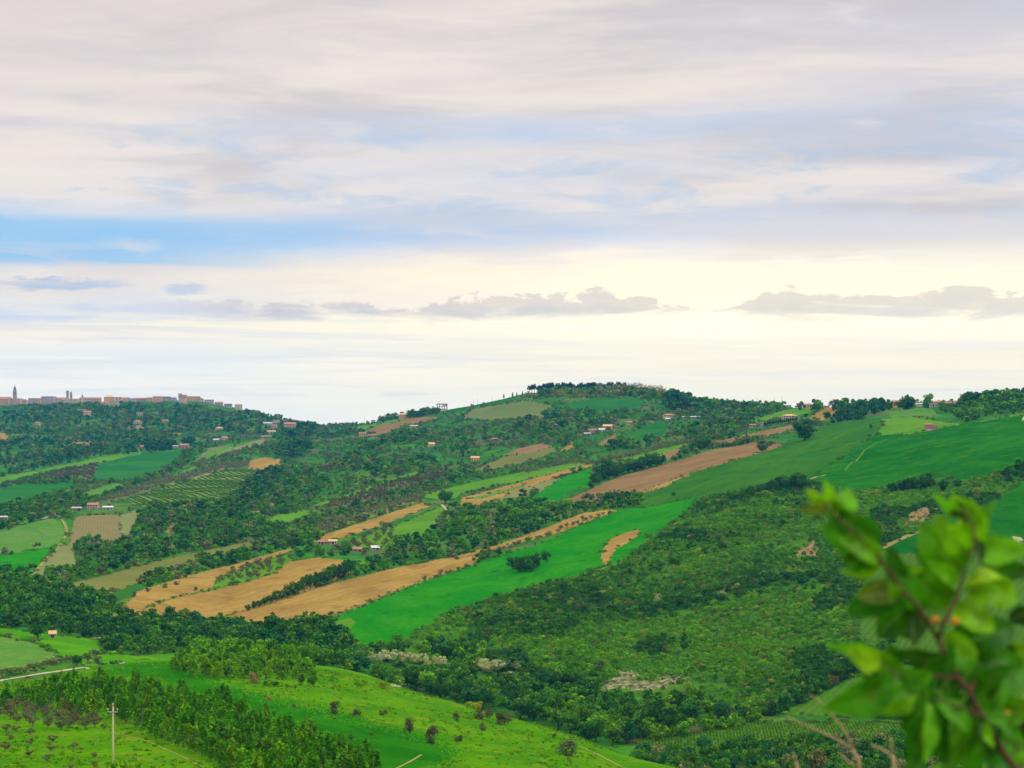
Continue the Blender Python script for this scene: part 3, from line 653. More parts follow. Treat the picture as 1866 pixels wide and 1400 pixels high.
STUFF = {}   # name -> list of (x, y, z, w, h, rot, variant, tint)
def stuff(name, x, y, h, w, tint, nv, z=None):
    STUFF.setdefault(name, []).append((x, y, gz(x, y)-.03*h if z is None else z, w, h, random.random()*6.28, random.randrange(nv), tint))

# ---- single trees that stand out
put_px('broadleaf_tree', 1467, 803, 40, 50, 'dark', 'big dark round tree alone at the top edge of the green wheat field', force=True)
put_px('broadleaf_tree', 1389, 824, 22, 24, 'dark', 'small round tree on the lower edge of the long brown ploughed field', force=True)
put_px('shrub', 1404, 812, 8, 18, 'dark', 'low bush close beside the small round tree on the brown field edge', cat='bush')
put_px('broadleaf_tree', 812, 918, 27, 33, 'dark', 'lone dome-shaped tree at the left tip of the long lime green field', force=True)
put_px('broadleaf_tree', 69, 1163, 28, 36, 'dark', 'dark round tree beside a small shed at the back of the lime meadow', force=True)
put_px('broadleaf_tree', 202, 1190, 29, 38, 'dark', 'dark dome-shaped tree at the corner of the lime meadow by the pale path', force=True)
put_px('broadleaf_tree', 140, 1214, 22, 22, 'dark', 'dark tree leaning over the white gravel road on the spur', dmin=380)
put_px('olive_tree', 176, 1209, 18, 22, 'olivedark', 'spreading grey tree on the grass bank above the white gravel road', dmin=380)
put_px('olive_tree', 160, 1206, 14, 22, 'olivedark', 'low grey tree between two others above the white gravel road', dmin=380)
put_px('broadleaf_tree', 1587, 781, 8, 8, 'dark', 'tiny dark tree alone on the green slope below the brick ruin', force=True)
put_px('shrub', 1228, 903, 7, 12, 'dark', 'single dark bush on the crease between the two green wheat fields', cat='bush')
put_px('shrub', 20, 1011, 8, 12, 'dark', 'lone dark bush in the bright green field under the grazed pasture', cat='bush')
put_px('shrub', 16, 1053, 12, 12, 'dark', 'bush at the bottom corner of the bright green field', cat='bush')
for q_, (u_, v_, h_, w_) in enumerate([(271,1079,10,12),(246,1087,9,11),(300,1071,9,14),(322,1066,9,13),(357,1077,9,9),(383,1034,8,10),(405,1031,9,11),(428,1027,10,12),(338,1052,7,9)]):
    put_px('shrub', u_, v_, h_, w_, 'olivedark', 'small dark bush on the grassy edge of the upper tan ploughed field', 'bushes along the upper tan field', 'bush')
# clump inside the bright wheat
for (u_, v_, h_, w_) in [(935,1038,26,32),(958,1040,30,34),(978,1034,28,30),(995,1026,24,22),(948,1042,18,30),(968,1042,18,28)]:
    put_px('broadleaf_tree', u_, v_, h_, w_, 'dark', 'dark tree of the round clump standing inside the bright green wheat field', 'clump of trees in the bright wheat field', 'tree')
# hedge between the two tan fields
for (u_, v_) in line_px([(452,1113),(515,1093),(560,1077),(600,1062),(636,1048)], 19):
    f_ = (u_-452)/184
    put_px('broadleaf_tree', u_, v_, 11+20*min(1, f_*1.5)+random.uniform(-3, 3), 15+13*f_, 'dark', 'dark green tree in the hedge that divides the two tan ploughed fields', 'hedge trees between the tan fields', 'tree')
for (u_, v_) in line_px([(520,1138),(548,1137),(580,1132),(604,1125)], 9):
    put_px('shrub', u_, v_+1, 10+random.uniform(-2, 4), 15, 'dark', 'bush in the short row along the bottom of the lower tan field', 'bush row under the lower tan field', 'bush')
# hedge beside the big brown field
for (u_, v_, h_) in [(1086,884,24),(1098,876,32),(1110,872,34),(1120,872,26),(1132,866,24),(1145,862,20),(1158,860,22),(1170,857,26),(1183,853,28),(1196,850,26),(1206,847,20),(1078,890,14)]:
    put_px('broadleaf_tree', u_, v_, h_, h_*1.0, 'dark', 'dark tree in the thick hedge above the long brown ploughed field', 'hedge trees above the brown field', 'tree')
for (u_, v_, h_) in [(1262,824,18),(1274,822,24),(1286,818,20),(1250,830,12),(1240,836,9),(1230,840,8),(1296,816,10)]:
    put_px('broadleaf_tree', u_, v_, h_, h_*1.15, 'dark', 'dark tree at the upper corner of the brown field beside the farm track', 'trees at the brown field corner', 'tree')
for (u_, v_) in line_px([(1300,818),(1340,813),(1388,802)], 13):
    put_px('shrub', u_, v_, 11+random.uniform(-2, 3), 14, random.choice(['dark', 'mid', 'olive']), 'bush in the hedgerow splitting the brown field into two bands', 'hedgerow in the brown field', 'bush')
# pinewood slope at the field top
for (x_, y_) in scatter([(1500,772),(1512,758),(1560,748),(1612,740),(1616,756),(1580,764),(1520,774)], 6.5, dlim=(1300, 2100))[:60]:
    put('broadleaf_tree', x_, y_, random.uniform(8, 11), None, 'dark', 'dark tree of the compact wood at the top of the green slope beside the tan field', 'compact wood above the green slope', 'tree')
# olives along the tan strip
for (u_, v_) in line_px([(1108,937),(1060,950),(1010,972),(960,988),(915,1003),(872,1014)], 26):
    put_px('olive_tree', u_+random.uniform(-3, 3), v_+random.uniform(-1, 2), 8+random.uniform(-2, 3), 11, 'olivedark', 'grey olive tree on the green edge below the upper narrow tan strip', 'olives below the narrow tan strip', 'olive tree')
for (u_, v_, h_) in [(773,1059,11),(803,1049,12),(820,1046,9),(835,1042,11),(850,1037,11),(866,1035,10)]:
    put_px('olive_tree', u_, v_, h_, h_*1.0, 'olivedark', 'small dark olive tree between the lower tan field and the bright wheat', 'olives between tan field and wheat', 'olive tree')
# olive plots
for (x_, y_) in scatter([(400,1064),(397,1054),(430,1040),(480,1024),(528,1013),(530,1020),(500,1043),(450,1058)], 5.0, dlim=(800, 1200)):
    put('olive_tree', x_, y_, random.uniform(2.6, 3.6), None, 'olivedark', 'olive tree in the small green orchard wedge between the two tan fields', 'olives in the green wedge', 'olive tree')
for (x_, y_) in scatter([(633,989),(711,958),(716,990),(698,1000),(640,1000)], 6.0, dlim=(800, 1300)):
    put('olive_tree', x_, y_, random.uniform(3, 4.2), None, 'olivedark', 'olive tree in the square grove left of the yellow-green field', 'olives in the square grove', 'olive tree')

# ---- woods along the valley floor: the nearest trees are objects, the rest one mass
VAL1 = [(0,1052),(50,1060),(83,1084),(100,1088),(154,1086),(195,1092),(205,1105),(192,1122),(245,1130),(300,1129),(380,1140),(460,1146),(520,1141),(585,1140),(625,1158),(655,1195),(672,1205),(650,1216),(560,1208),(480,1188),(330,1190),(240,1194),(190,1176),(160,1163),(60,1148),(0,1142)]
VAL2 = [(655,1195),(690,1190),(760,1190),(850,1186),(920,1206),(1000,1238),(1090,1264),(1180,1272),(1290,1296),(1330,1318),(1190,1342),(1150,1356),(1110,1360),(1050,1345),(950,1312),(850,1285),(760,1268),(690,1248),(620,1222),(640,1212)]
VAL3 = [(1165,1388),(1250,1382),(1330,1378),(1440,1364),(1500,1364),(1580,1362),(1700,1362),(1900,1364),(1900,1440),(1160,1440)]
for (x_, y_) in scatter(VAL1, 4.4, dlim=(540, 1150)):
    h_ = random.uniform(4.5, 8.0)*min(1, .72+(y_-640)/900) if y_ > 600 else 6
    put('broadleaf_tree', x_, y_, h_, h_*random.uniform(.95, 1.25), random.choice(['dark', 'dark', 'mid', 'mid', 'blue']), 'broadleaf tree in the dense dark wood along the valley behind the lime meadow', 'wood behind the lime meadow', 'tree')
for (x_, y_) in scatter(VAL2, 4.2, dlim=(500, 740)):
    h_ = random.uniform(4.0, 7.6)
    put('broadleaf_tree', x_, y_, h_, h_*random.uniform(.95, 1.25), random.choice(['dark', 'dark', 'mid', 'mid', 'fresh', 'blue']), 'broadleaf tree in the stream wood below the scrub slope', 'stream wood below the scrub slope', 'tree')
for (x_, y_) in scatter(VAL3, 4.2, dlim=(440, 560)):
    h_ = random.uniform(4.0, 6.5)
    put('broadleaf_tree', x_, y_, h_, h_*random.uniform(.95, 1.25), random.choice(['dark', 'mid', 'mid', 'olive', 'blue']), 'broadleaf tree in the thicket below the valley vineyard', 'thicket below the valley vineyard', 'tree')
# fresh green grove on the spur's shoulder
for (x_, y_) in scatter([(315,1228),(330,1204),(390,1196),(480,1194),(540,1206),(572,1222),(560,1236),(500,1240),(420,1240),(360,1236)], 2.7, dlim=(380, 540)):
    h_ = random.uniform(2.2, 4.2)
    put('young_tree', x_, y_, h_, h_*1.5, random.choice(['bright', 'fresh', 'fresh', 'mid']), 'light green young tree in the fresh grove at the top of the spur', 'fresh light green grove', 'tree')
for (x_, y_) in scatter([(340,1200),(420,1188),(480,1186),(560,1200),(620,1215),(640,1224),(560,1222),(430,1206)], 3.6, dlim=(480, 640)):
    h_ = random.uniform(4.0, 6.0)
    put('broadleaf_tree', x_, y_, h_, h_*1.1, random.choice(['fresh', 'mid']), 'mid green tree in the band behind the fresh light green grove', 'tree band behind the fresh grove', 'tree')
# plantation in rows
PLANT = np.array([(-10,1294),(30,1280),(110,1264),(180,1256),(235,1264),(330,1282),(420,1298),(490,1320),(560,1354),(640,1390),(690,1412),(690,1440),(440,1440),(400,1406),(330,1374),(250,1342),(190,1320),(130,1304),(60,1296)], float)
ra = math.radians(24); nrow = 0
for r_ in range(-60, 60):
    for s_ in range(-80, 80):
        x_ = -48 + r_*4.0*math.cos(ra) - s_*3.3*math.sin(ra) + random.uniform(-.22, .22); y_ = 330 + r_*4.0*math.sin(ra) + s_*3.3*math.cos(ra) + random.uniform(-.22, .22)
        if y_ < 150: continue
        z_ = gz(x_, y_); u_, v_ = UC+K*x_/y_, VH-K*z_/y_
        if in_poly(np.array([u_]), np.array([v_]), PLANT)[0] and y_ < 480 and random.random() < .93:
            h_ = random.uniform(3.4, 5.2)
            put('young_tree', x_, y_, h_, h_*random.uniform(1.0, 1.25), random.choice(['plant', 'plant', 'plant', 'mid', 'fresh']), 'slender young tree in the rows of the dark green plantation', 'plantation rows on the spur', 'tree')
# olives on the spur
for (x_, y_) in scatter([(-10,1290),(30,1284),(110,1298),(190,1322),(196,1332),(150,1336),(100,1330),(60,1326),(20,1316),(-10,1312)], 3.0, dlim=(180, 420)):
    put('olive_tree', x_, y_, random.uniform(1.6, 2.4), None, 'olivespur', 'grey olive tree in the dense olive patch below the plantation', 'dense olive patch on the spur', 'olive tree')
for (u_, v_, h_) in [(55,1340,15),(55,1358,15),(96,1353,17),(93,1369,15),(134,1365,15),(10,1368,18),(52,1379,16),(172,1381,13),(84,1388,15),(172,1399,14),(128,1402,13),(10,1334,18),(28,1334,15),(190,1330,13),(20,1348,14)]:
    put_px('olive_tree', u_, v_, h_*.9, h_*1.3, 'olivespur', 'widely spaced grey olive tree on the open grass left of the concrete pole', 'scattered olives on the grass', 'olive tree', True, 150)
for (u_, v_) in line_px([(-5,1236),(20,1230),(50,1224),(75,1217),(100,1212),(128,1207)], 17):
    put_px('olive_tree', u_, v_, 13+random.uniform(-2, 3), 17, 'olivedark', 'grey olive tree in the row on the upper side of the white road', 'olive row beside the white road', 'olive tree', True, 380)
# bushes on the spur
BUSH = [(612,1301,24,28,'bushdark','big round grey-brown bush at the top of the dark green crop strip'),
 (650,1306,15,22,'bushdark','low grey-brown bush next to the biggest bush above the crop strip'),(699,1304,13,18,'bushdark','small grey bush alone in the middle of the lime pasture'),
 (743,1339,34,24,'bushdark','tall two-lobed grey bush on the lower edge of the dark crop strip'),(788,1356,34,29,'bushdark','largest dark grey bush near the bottom of the spur pasture'),
 (834,1353,16,21,'bushdark','round grey-brown bush right of the largest dark bush on the pasture'),(832,1314,16,17,'bushdark','single brown bush high on the lime pasture near the stream wood'),
 (880,1332,16,15,'bushdark','small dark upright bush on the lime pasture above the cow path'),(880,1312,26,34,'bushdark','wide dark bush on the crest at the edge of the stream wood'),
 (920,1322,26,38,'bushdark','wide tangled bush on the crest below the pale blossoming trees'),(1033,1377,32,46,'bushdark','broad dark thorny bush beside the thin footpath on the pasture'),
 (866,1292,18,36,'gorse','yellow flowering gorse bush on the edge of the stream wood'),(491,1276,9,13,'pink','tiny reddish bush in the upper part of the green crop strip'),
 (537,1289,8,12,'pink','tiny reddish bush lower down the green crop strip'),(641,1347,10,15,'bushdark','small faded bush inside the dark crop strip'),
 (676,1339,9,16,'mid','flat green bush inside the dark crop strip'),(463,1246,24,24,'pink','pinkish budding tree at the front of the fresh green grove'),
 (657,1250,16,26,'fresh','light green bush at the wood edge above the lime pasture'),(698,1256,14,26,'yellowgreen','yellowish bush beside the pale stone wall'),
 (605,1242,14,12,'fresh','slim light green sapling on the lime pasture under the wood'),(1010,1345,8,10,'bushdark','tiny brown bush on the crest of the lime pasture')]
for (u_, v_, h_, w_, t_, l_) in BUSH: put_px('shrub', u_, v_, h_, w_, t_, l_, None, 'bush', True, 200)
for (u_, v_, h_, w_, l_) in [(569,1252,32,22,'dark slender tree with bare lower trunk at the edge of the fresh grove'),(549,1249,24,16,'dark narrow tree left of the slender tree by the fresh grove'),(484,1258,10,12,'small dark tree under the pinkish budding tree'),(500,1262,12,22,'low dark tree in front of the fresh green grove'),(524,1258,7,10,'very small tree in a line in front of the grove'),(538,1258,6,8,'smallest tree at the end of the line before the grove')]:
    put_px('broadleaf_tree', u_, v_, h_, w_, 'mid', l_, None, 'tree', True, 380)
# tree top right at the foot of the picture
x_, y_ = (238-UC)/K*132, 132.0
PL.append(dict(kind='broadleaf_tree', x=x_, y=y_, z=(VH-1378)/K*y_-4.6, h=4.6, w=4.4, tint=T_['fresh'], label='leafy tree whose crown peeps up right of the concrete pole', group=None, cat='tree', force=True, size=1))
# pale blossoming trees
for (u_, v_, h_, w_) in [(688,1209,20,24),(711,1209,22,26),(735,1209,22,26),(758,1210,20,24),(792,1216,22,26),(676,1208,22,20),(700,1206,24,26),(722,1206,24,26),(745,1207,20,24),(772,1212,24,22),(778,1220,26,18),(806,1214,20,26)]:
    put_px('blossoming_tree', u_, v_, h_, w_, 'pale', 'cream blossoming tree in the line under the bright green wheat field', 'blossoming trees under the wheat', 'tree')
for (u_, v_, h_, w_) in [(878,1222,24,28),(893,1229,26,30),(910,1227,26,30),(927,1223,24,28),(942,1222,20,22),(872,1220,26,24),(884,1226,28,28),(900,1228,28,28),(918,1222,26,28),(936,1218,24,26),(928,1240,18,26)]:
    put_px('blossoming_tree', u_, v_, h_, w_, random.choice(['pale', 'pale', 'yellowgreen']), 'cream blossoming tree of the tight group in the middle of the stream wood', 'blossoming group in the stream wood', 'tree')
for (u_, v_, h_, w_) in [(958,1294,24,22),(975,1294,26,26),(1008,1302,26,28),(1070,1302,18,22)]:
    put_px('blossoming_tree', u_, v_, h_, w_, 'yellowgreen', 'yellowish blossoming tree near the crest of the lime pasture', 'yellowish blossoming trees by the pasture crest', 'tree')
# hilltop pines and their neighbours
for (u_, v_) in line_px([(966,716),(1000,712),(1040,711),(1084,710)], 27):
    put_px('pine_tree', u_+random.uniform(-2, 2), v_+random.uniform(-1, 3), random.uniform(13, 19), None, 'pine', 'dark umbrella-shaped pine on the bare crown of the hilltop', 'hilltop umbrella pines', 'pine tree')
for (u_, v_) in line_px([(1062,711),(1090,709),(1120,709),(1138,710)], 18):
    put_px('pine_tree', u_, v_+random.uniform(-2, 1), random.uniform(13, 18), 8, 'pine', 'narrow dark conifer in the close row at the top of the hill', 'hilltop conifer row', 'conifer')
for (u_, v_) in line_px([(1130,714),(1160,712),(1185,713),(1208,718)], 14):
    put_px('bare_tree', u_, v_, random.uniform(12, 18), 16, 'brown', 'half-bare twiggy tree at the right end of the hilltop wood', 'half-bare hilltop trees', 'tree')
for (u_, v_, h_) in [(918,727,9),(934,725,10),(942,723,8),(952,721,9),(1640,727,14),(1644,727,18),(1657,726,16),(1650,727,12)]:
    put_px('cypress_tree', u_, v_, h_, h_*.42, 'pine', 'thin dark cypress on the skyline' + (' beside the brick house' if u_ > 1500 else ' left of the hilltop pines'), 'cypresses beside the brick house' if u_ > 1500 else 'cypresses left of the pines', 'cypress')
for (u_, v_, h_) in line_px([(1393,774),(1452,767)], 1) and [(1394+i*3.6, 777-i*.55, 9+(i % 3)) for i in range(17)]:
    put_px('cypress_tree', u_, v_, h_, 4.5, 'pine', 'clipped cypress in the dark hedge before the wide yellow villa', 'cypress hedge of the yellow villa', 'cypress')
put_px('cypress_tree', 844, 836, 14, 5, 'pine', 'single cypress left of the yellow farmhouse on the middle slope', None, 'cypress')
put_px('cypress_tree', 834, 799, 12, 5, 'pine', 'single cypress among shrubs above the middle slope farmhouse', None, 'cypress')

# ---- masses: scrub on the slope, woods on the far hills
def scrub_p(x, y): return np.clip(.22+2.4*(fbm(x/22, y/34, 77, 3)-.32), .10, .97)
NSC = 0
for (x_, y_) in scatter(SCRUB, 1.6, dlim=(500, 1250), prob=scrub_p, base_only=True, ids=(SCRUB_ID,)):
    big = float(fbm(np.array([x_/26]), np.array([y_/40]), 55, 2)[0])
    patch_ = (float(fbm(np.array([x_/45]), np.array([y_/70]), 91, 2)[0])-.5)*1.7+.5
    v_ = VH-K*gz(x_, y_)/y_; u_ = UC+K*x_/y_
    zone = v_ > 1192-(u_-900)*.2 and v_ < 1262 and u_ < 1560
    h_ = random.uniform(.8, 1.9)+max(0, big-.5)*4.5*random.random()+(random.uniform(.5, 1.5) if random.random() < .06 else 0)
    t_ = 'dark' if big > .66 else ('scrubfresh' if patch_+random.uniform(-.14, .14)+(.07 if zone else -.02) > .48 else 'scrub')
    if t_ == 'scrub' and random.random() < .22: t_ = 'dark'
    if random.random() < .035: t_ = 'brown'
    if random.random() < .05: t_ = 'yellowgreen'
    if h_ > 2.6: put('shrub', x_, y_, h_, h_*.95, t_, 'tall bush standing out of the scrub on the steep gully slope', 'tall bushes on the scrub slope', 'bush')
    else: stuff('scrub', x_, y_, h_, h_, jit(T_[t_], .3), len(FARSHRUB))
for k_ in SCARP_ID:
    for (x_, y_) in scatter(SCRUB+[(0, 900)] if False else [(240,900),(2000,860),(2000,1300),(240,1300)], 2.6, dlim=(500, 1700), base_only=True, ids=(k_,), prob=lambda x, y: np.full(len(x), .35)):
        h_ = random.uniform(.5, 1.3); stuff('scrub', x_, y_, h_, h_*1.2, jit(T_['scrub'], .3), len(FARSHRUB))
# darker, taller growth in the gullies of the slope
for pts_, n_, sp_ in (([(1545,1046),(1460,1052),(1390,1066),(1300,1092),(1210,1108),(1100,1128),(990,1150),(900,1160)], 150, 9), ([(1500,930),(1420,950),(1330,985),(1250,1010),(1180,1040)], 70, 10), ([(1245,1180),(1215,1170),(1190,1190)], 16, 9), ([(1560,1180),(1500,1200),(1440,1235)], 26, 10), ([(1000,1120),(930,1128),(870,1140)], 30, 8)):
    for (u_, v_) in line_px(pts_, n_):
        x_, y_, z_ = at(u_+random.gauss(0, sp_), v_+random.gauss(0, sp_*.7)); h_ = random.uniform(1.5, 3.6)
        stuff('woodland', x_, y_, h_, h_*random.uniform(1.05, 1.5), jit(T_[random.choice(['dark', 'dark', 'mid', 'dark', 'scrub'])], .3), len(FARCROWN))
# ragged margins: weeds and low bushes along the edges of the fields
eg = np.zeros(FID.shape, bool)
eg[:, 1:] |= FID[:, 1:] != FID[:, :-1]; eg[1:, :] |= FID[1:, :] != FID[:-1, :]
ei, ej = np.nonzero(eg & (qd > 525) & (qd < 2300) & (qu > -60) & (qu < 1920))
ok_ = ~np.isin(FID[ei, ej], [SCRUB_ID]+SCARP_ID)
ei, ej = ei[ok_], ej[ok_]
for k_ in np.nonzero(RNG.random(len(ei)) < .16)[0]:
    y_ = rows_d[ei[k_]]+random.random()*2; u_ = cols_u[ej[k_]]+random.random()*2; x_ = (u_-UC)/K*y_
    h_ = random.uniform(.35, 1.1)*(1 if random.random() < .85 else 2.2)
    stuff('scrub', x_, y_, h_, h_*random.uniform(1.2, 1.9), jit(T_[random.choice(['mid', 'scrub', 'olivedark', 'scrubfresh', 'brown'])], .3), len(FARSHRUB))
# dark trees on the scrub's upper edges
for (u_, v_, h_) in [(1412,884,20),(1425,885,26),(1440,887,30),(1455,886,32),(1400,890,18),(1385,894,14),(1370,900,14),(1463,888,24),(1368,890,12),(1625,893,22),(1645,890,26),(1660,890,30),(1690,884,30),(1678,890,26),(1720,890,24),(1745,884,18),(1858,856,26),(1840,862,20),(1862,868,22)]:
    put_px('broadleaf_tree', u_, v_+6, h_, h_*1.05, 'dark', 'dark tree on the upper rim of the scrub slope under the green wheat', 'dark trees on the scrub rim', 'tree')
for (x_, y_) in scatter([(1395,1312),(1450,1280),(1500,1255),(1560,1215),(1575,1222),(1520,1250),(1430,1300)], 3.2, dlim=(480, 760)):
    put('broadleaf_tree', x_, y_, random.uniform(4.5, 6.5), None, 'dark', 'dark tree in the belt between the scrub slope and the valley vineyards', 'tree belt above the vineyards', 'tree')
for (x_, y_) in scatter([(1180,1346),(1320,1322),(1360,1314),(1380,1312),(1330,1330),(1200,1352)], 3.0, dlim=(480, 700)):
    put('broadleaf_tree', x_, y_, random.uniform(3.5, 5), None, 'fresh', 'light green tree along the upper edge of the valley vineyard', 'light trees above the vineyard', 'tree')

WH = .64
def wood(poly, spacing, hr, tints, dlim=(500, 4200), prob=None, name='woodland', base=False):
    for (x_, y_) in scatter(poly, spacing, dlim=dlim, prob=prob, base_only=base):
        h_ = random.uniform(*hr)*WH*random.choice([.62, .85, 1.0, 1.12])
        stuff(name, x_, y_, h_, h_*random.uniform(1.05, 1.45), jit(T_[random.choice(tints)], .3), len(FARCROWN))
D3 = ['dark', 'mid', 'mid', 'scrub', 'olive', 'fresh', 'blue', 'scrub']
def town_p(x, y): return np.clip(2.6*(fbm(x/45, y/130, 211, 4)-.43), .02, .85)
WOODS = [
 ([(137,1002),(150,1040),(200,1044),(290,1021),(320,1012),(386,998),(440,985),(484,947),(540,935),(560,922),(600,880),(550,850),(520,862),(480,868),(450,885),(420,915),(332,922),(275,920),(264,928),(240,978),(232,990),(190,993),(150,985)], 6.0, (5, 9), D3),
 ([(240,1066),(290,1046),(345,1029),(440,1003),(480,985),(560,958),(575,975),(590,978),(540,997),(430,1028),(337,1050),(270,1072)], 5.5, (4.5, 8), D3),
 ([(440,985),(480,950),(518,960),(570,940),(700,906),(815,870),(880,862),(760,903),(564,963),(480,985)], 7, (4, 7.5), D3+['olive']),
 ([(840,930),(970,918),(1010,922),(1046,922),(1110,902),(1166,904),(1168,922),(1125,927),(1060,934),(999,958),(956,975),(891,996),(840,1010),(760,1012),(700,1003),(718,991),(785,972),(812,942),(822,926)], 5.2, (5, 9), D3),
 ([(640,1033),(700,1004),(760,1014),(840,1012),(800,1020),(720,1035),(645,1053),(637,1046)], 5.2, (4, 8), D3),
 ([(533,999),(575,985),(630,990),(640,1003),(700,1003),(690,1012),(640,1020),(582,1014),(535,1018)], 6, (5, 8), D3+['brown']),
 ([(257,824),(262,806),(280,808),(300,805),(318,812),(320,821)], 7, (10, 13), ['pine', 'dark']),
 ([(333,811),(336,803),(352,802),(355,811)], 7, (11, 14), ['pine', 'dark']),
 ([(505,832),(512,812),(530,806),(560,806),(566,826),(540,836)], 8, (9, 15), ['dark', 'pine', 'mid']), ([(528,798),(535,782),(560,774),(576,780),(562,796)], 8, (9, 15), ['dark', 'mid', 'pine']),
 ([(440,920),(448,890),(470,866),(500,860),(520,868),(500,890),(470,915)], 7, (7, 11), ['dark', 'pine']),
 ([(184,908),(231,888),(285,862),(316,846),(345,826),(356,836),(330,852),(285,872),(231,892),(190,910)], 6.5, (5, 9), D3),
 ([(985,768),(992,755),(1033,744),(1036,755),(1000,770)], 8, (9, 13), D3), ([(1048,768),(1056,755),(1084,747),(1082,758),(1056,770)], 8, (9, 13), D3),
 ([(1077,776),(1086,766),(1143,748),(1140,762),(1100,778)], 8, (9, 14), D3), ([(944,782),(950,770),(965,763),(962,778)], 8, (9, 12), D3),
 ([(979,789),(985,778),(1030,768),(1028,778),(990,792)], 8, (9, 12), D3), ([(1107,826),(1112,812),(1131,804),(1128,822)], 7, (8, 12), D3),
 ([(1134,818),(1140,808),(1200,800),(1200,812),(1160,820)], 7, (8, 12), D3), ([(1205,747),(1210,725),(1240,718),(1262,730),(1257,748),(1225,750)], 8, (9, 14), ['dark', 'pine']),
 ([(1245,735),(1290,730),(1400,737),(1430,737),(1427,747),(1380,762),(1370,778),(1330,800),(1300,806),(1255,806),(1240,790),(1290,770),(1270,752)], 7.5, (7, 11), D3+['mid', 'brown']),
 ([(1640,742),(1700,730),(1756,722),(1866,722),(2000,722),(2000,752),(1866,752),(1790,762),(1756,772),(1745,760),(1700,742)], 6, (6, 10), ['mid', 'fresh', 'dark', 'mid']),
 ([(1126,729),(1150,725),(1205,728),(1210,720),(1150,711),(1100,711),(1000,717),(990,724)], 6, (4.5, 8), ['olive', 'mid', 'yellowgreen', 'yellowgreen']),
 ([(690,770),(705,758),(735,752),(790,748),(800,752),(760,760),(700,768)], 8, (9, 13), D3),
 ([(650,822),(655,812),(690,800),(740,790),(780,788),(770,800),(700,812),(670,824)], 8, (7, 11), D3),
 ([(620,850),(640,830),(655,826),(655,845),(640,856)], 9, (10, 14), D3), ([(668,858),(690,846),(760,842),(790,836),(800,846),(720,866)], 7, (7, 12), D3),
 ([(-60,940),(0,927),(80,905),(130,893),(150,905),(180,912),(150,935),(105,940),(60,950),(40,960),(0,968),(-60,975)], 6.0, (5, 9), D3),
 ([(0,884),(60,872),(139,874),(139,880),(60,884),(0,890)], 6.5, (4, 7), D3),
 ([(48,1060),(90,1046),(150,1036),(160,1046),(100,1068),(60,1078)], 5, (4, 7), ['mid', 'fresh', 'dark']),
 ([(-60,1058),(0,1058),(28,1057),(50,1062),(0,1075),(-60,1075)], 5, (5, 8), D3),
 ([(0,748),(100,744),(200,742),(330,740),(440,752),(520,772),(560,782),(500,800),(400,790),(300,800),(200,790),(100,795),(0,790),(-80,790),(-80,750)], 9, (5, 12), ['dark', 'blue', 'mid', 'dark', 'yellowgreen'], (500, 4200), town_p),
 ([(-60,790),(100,800),(180,795),(280,803),(250,830),(180,832),(100,848),(0,868),(-60,870)], 9, (5, 12), ['dark', 'blue', 'mid'], (500, 4200), town_p),
 ([(860,1010),(900,1006),(930,1010),(880,1024),(860,1030)], 5, (4, 7), D3),
]
for w_ in WOODS: wood(*w_)
def hill_p(x, y): return np.clip(2.2*(fbm(x/50, y/120, 131, 4)-.465), 0, .7)
for (x_, y_) in scatter([(-80,740),(330,735),(572,780),(700,770),(960,722),(1212,716),(1300,738),(1500,748),(1500,780),(1480,790),(1300,818),(1230,842),(1090,870),(1000,905),(820,910),(600,985),(470,1010),(200,1045),(60,1080),(-80,1090)], 8.0, dlim=(850, 3900), prob=hill_p, base_only=True):
    h_ = random.uniform(2.2, 6.0) if y_ < 2300 else random.uniform(3.0, 7.5)
    stuff('woodland', x_, y_, h_, h_*random.uniform(1.0, 1.4), jit(T_[random.choice(['dark', 'mid', 'scrub', 'fresh', 'olive', 'brown', 'yellowgreen' if random.random() < .35 else 'mid'])], .3), len(FARCROWN))
def bush_p(x, y): return np.clip(1.9*(fbm(x/28, y/60, 151, 4)-.43), .02, .7)
for (x_, y_) in scatter([(-80,740),(330,735),(572,780),(700,770),(960,722),(1212,716),(1300,738),(1500,748),(1500,780),(1480,790),(1300,818),(1230,842),(1090,870),(1000,905),(820,910),(600,985),(470,1010),(200,1045),(60,1080),(-80,1090)], 4.6, dlim=(800, 3700), prob=bush_p, base_only=True):
    h_ = random.uniform(1.0, 2.8)*(1 if y_ < 1800 else 1.35)
    stuff('scrub', x_, y_, h_, h_*random.uniform(1.0, 1.5), jit(T_[random.choice(['mid', 'scrub', 'olive', 'olivedark', 'scrubfresh', 'brown'])], .3), len(FARSHRUB))
for (x_, y_) in scatter([(985,716),(1020,713),(1084,711),(1140,712),(1208,719),(1212,726),(1140,722),(1040,720),(985,722)], 4.2, dlim=(2000, 2600)):
    h_ = random.uniform(4, 7.5); stuff('woodland', x_, y_, h_, h_*1.3, jit(T_[random.choice(['olive', 'mid', 'yellowgreen', 'dark'])], .25), len(FARCROWN))
for pts_, n_ in (([(1640,1208),(1700,1214),(1790,1208),(1880,1203)], 34), ([(1602,1186),(1640,1150),(1652,1110)], 14), ([(1800,1010),(1850,1000),(1900,996)], 14), ([(1560,1306),(1650,1308),(1760,1306),(1880,1306)], 44)):
    for (u_, v_) in line_px(pts_, n_):
        x_, y_, z_ = at(u_+random.gauss(0, 4), v_+random.gauss(0, 2)); h_ = random.uniform(1.2, 3.4)
        stuff('woodland', x_, y_, h_, h_*1.3, jit(T_[random.choice(['mid', 'dark', 'scrub', 'fresh'])], .3), len(FARCROWN))
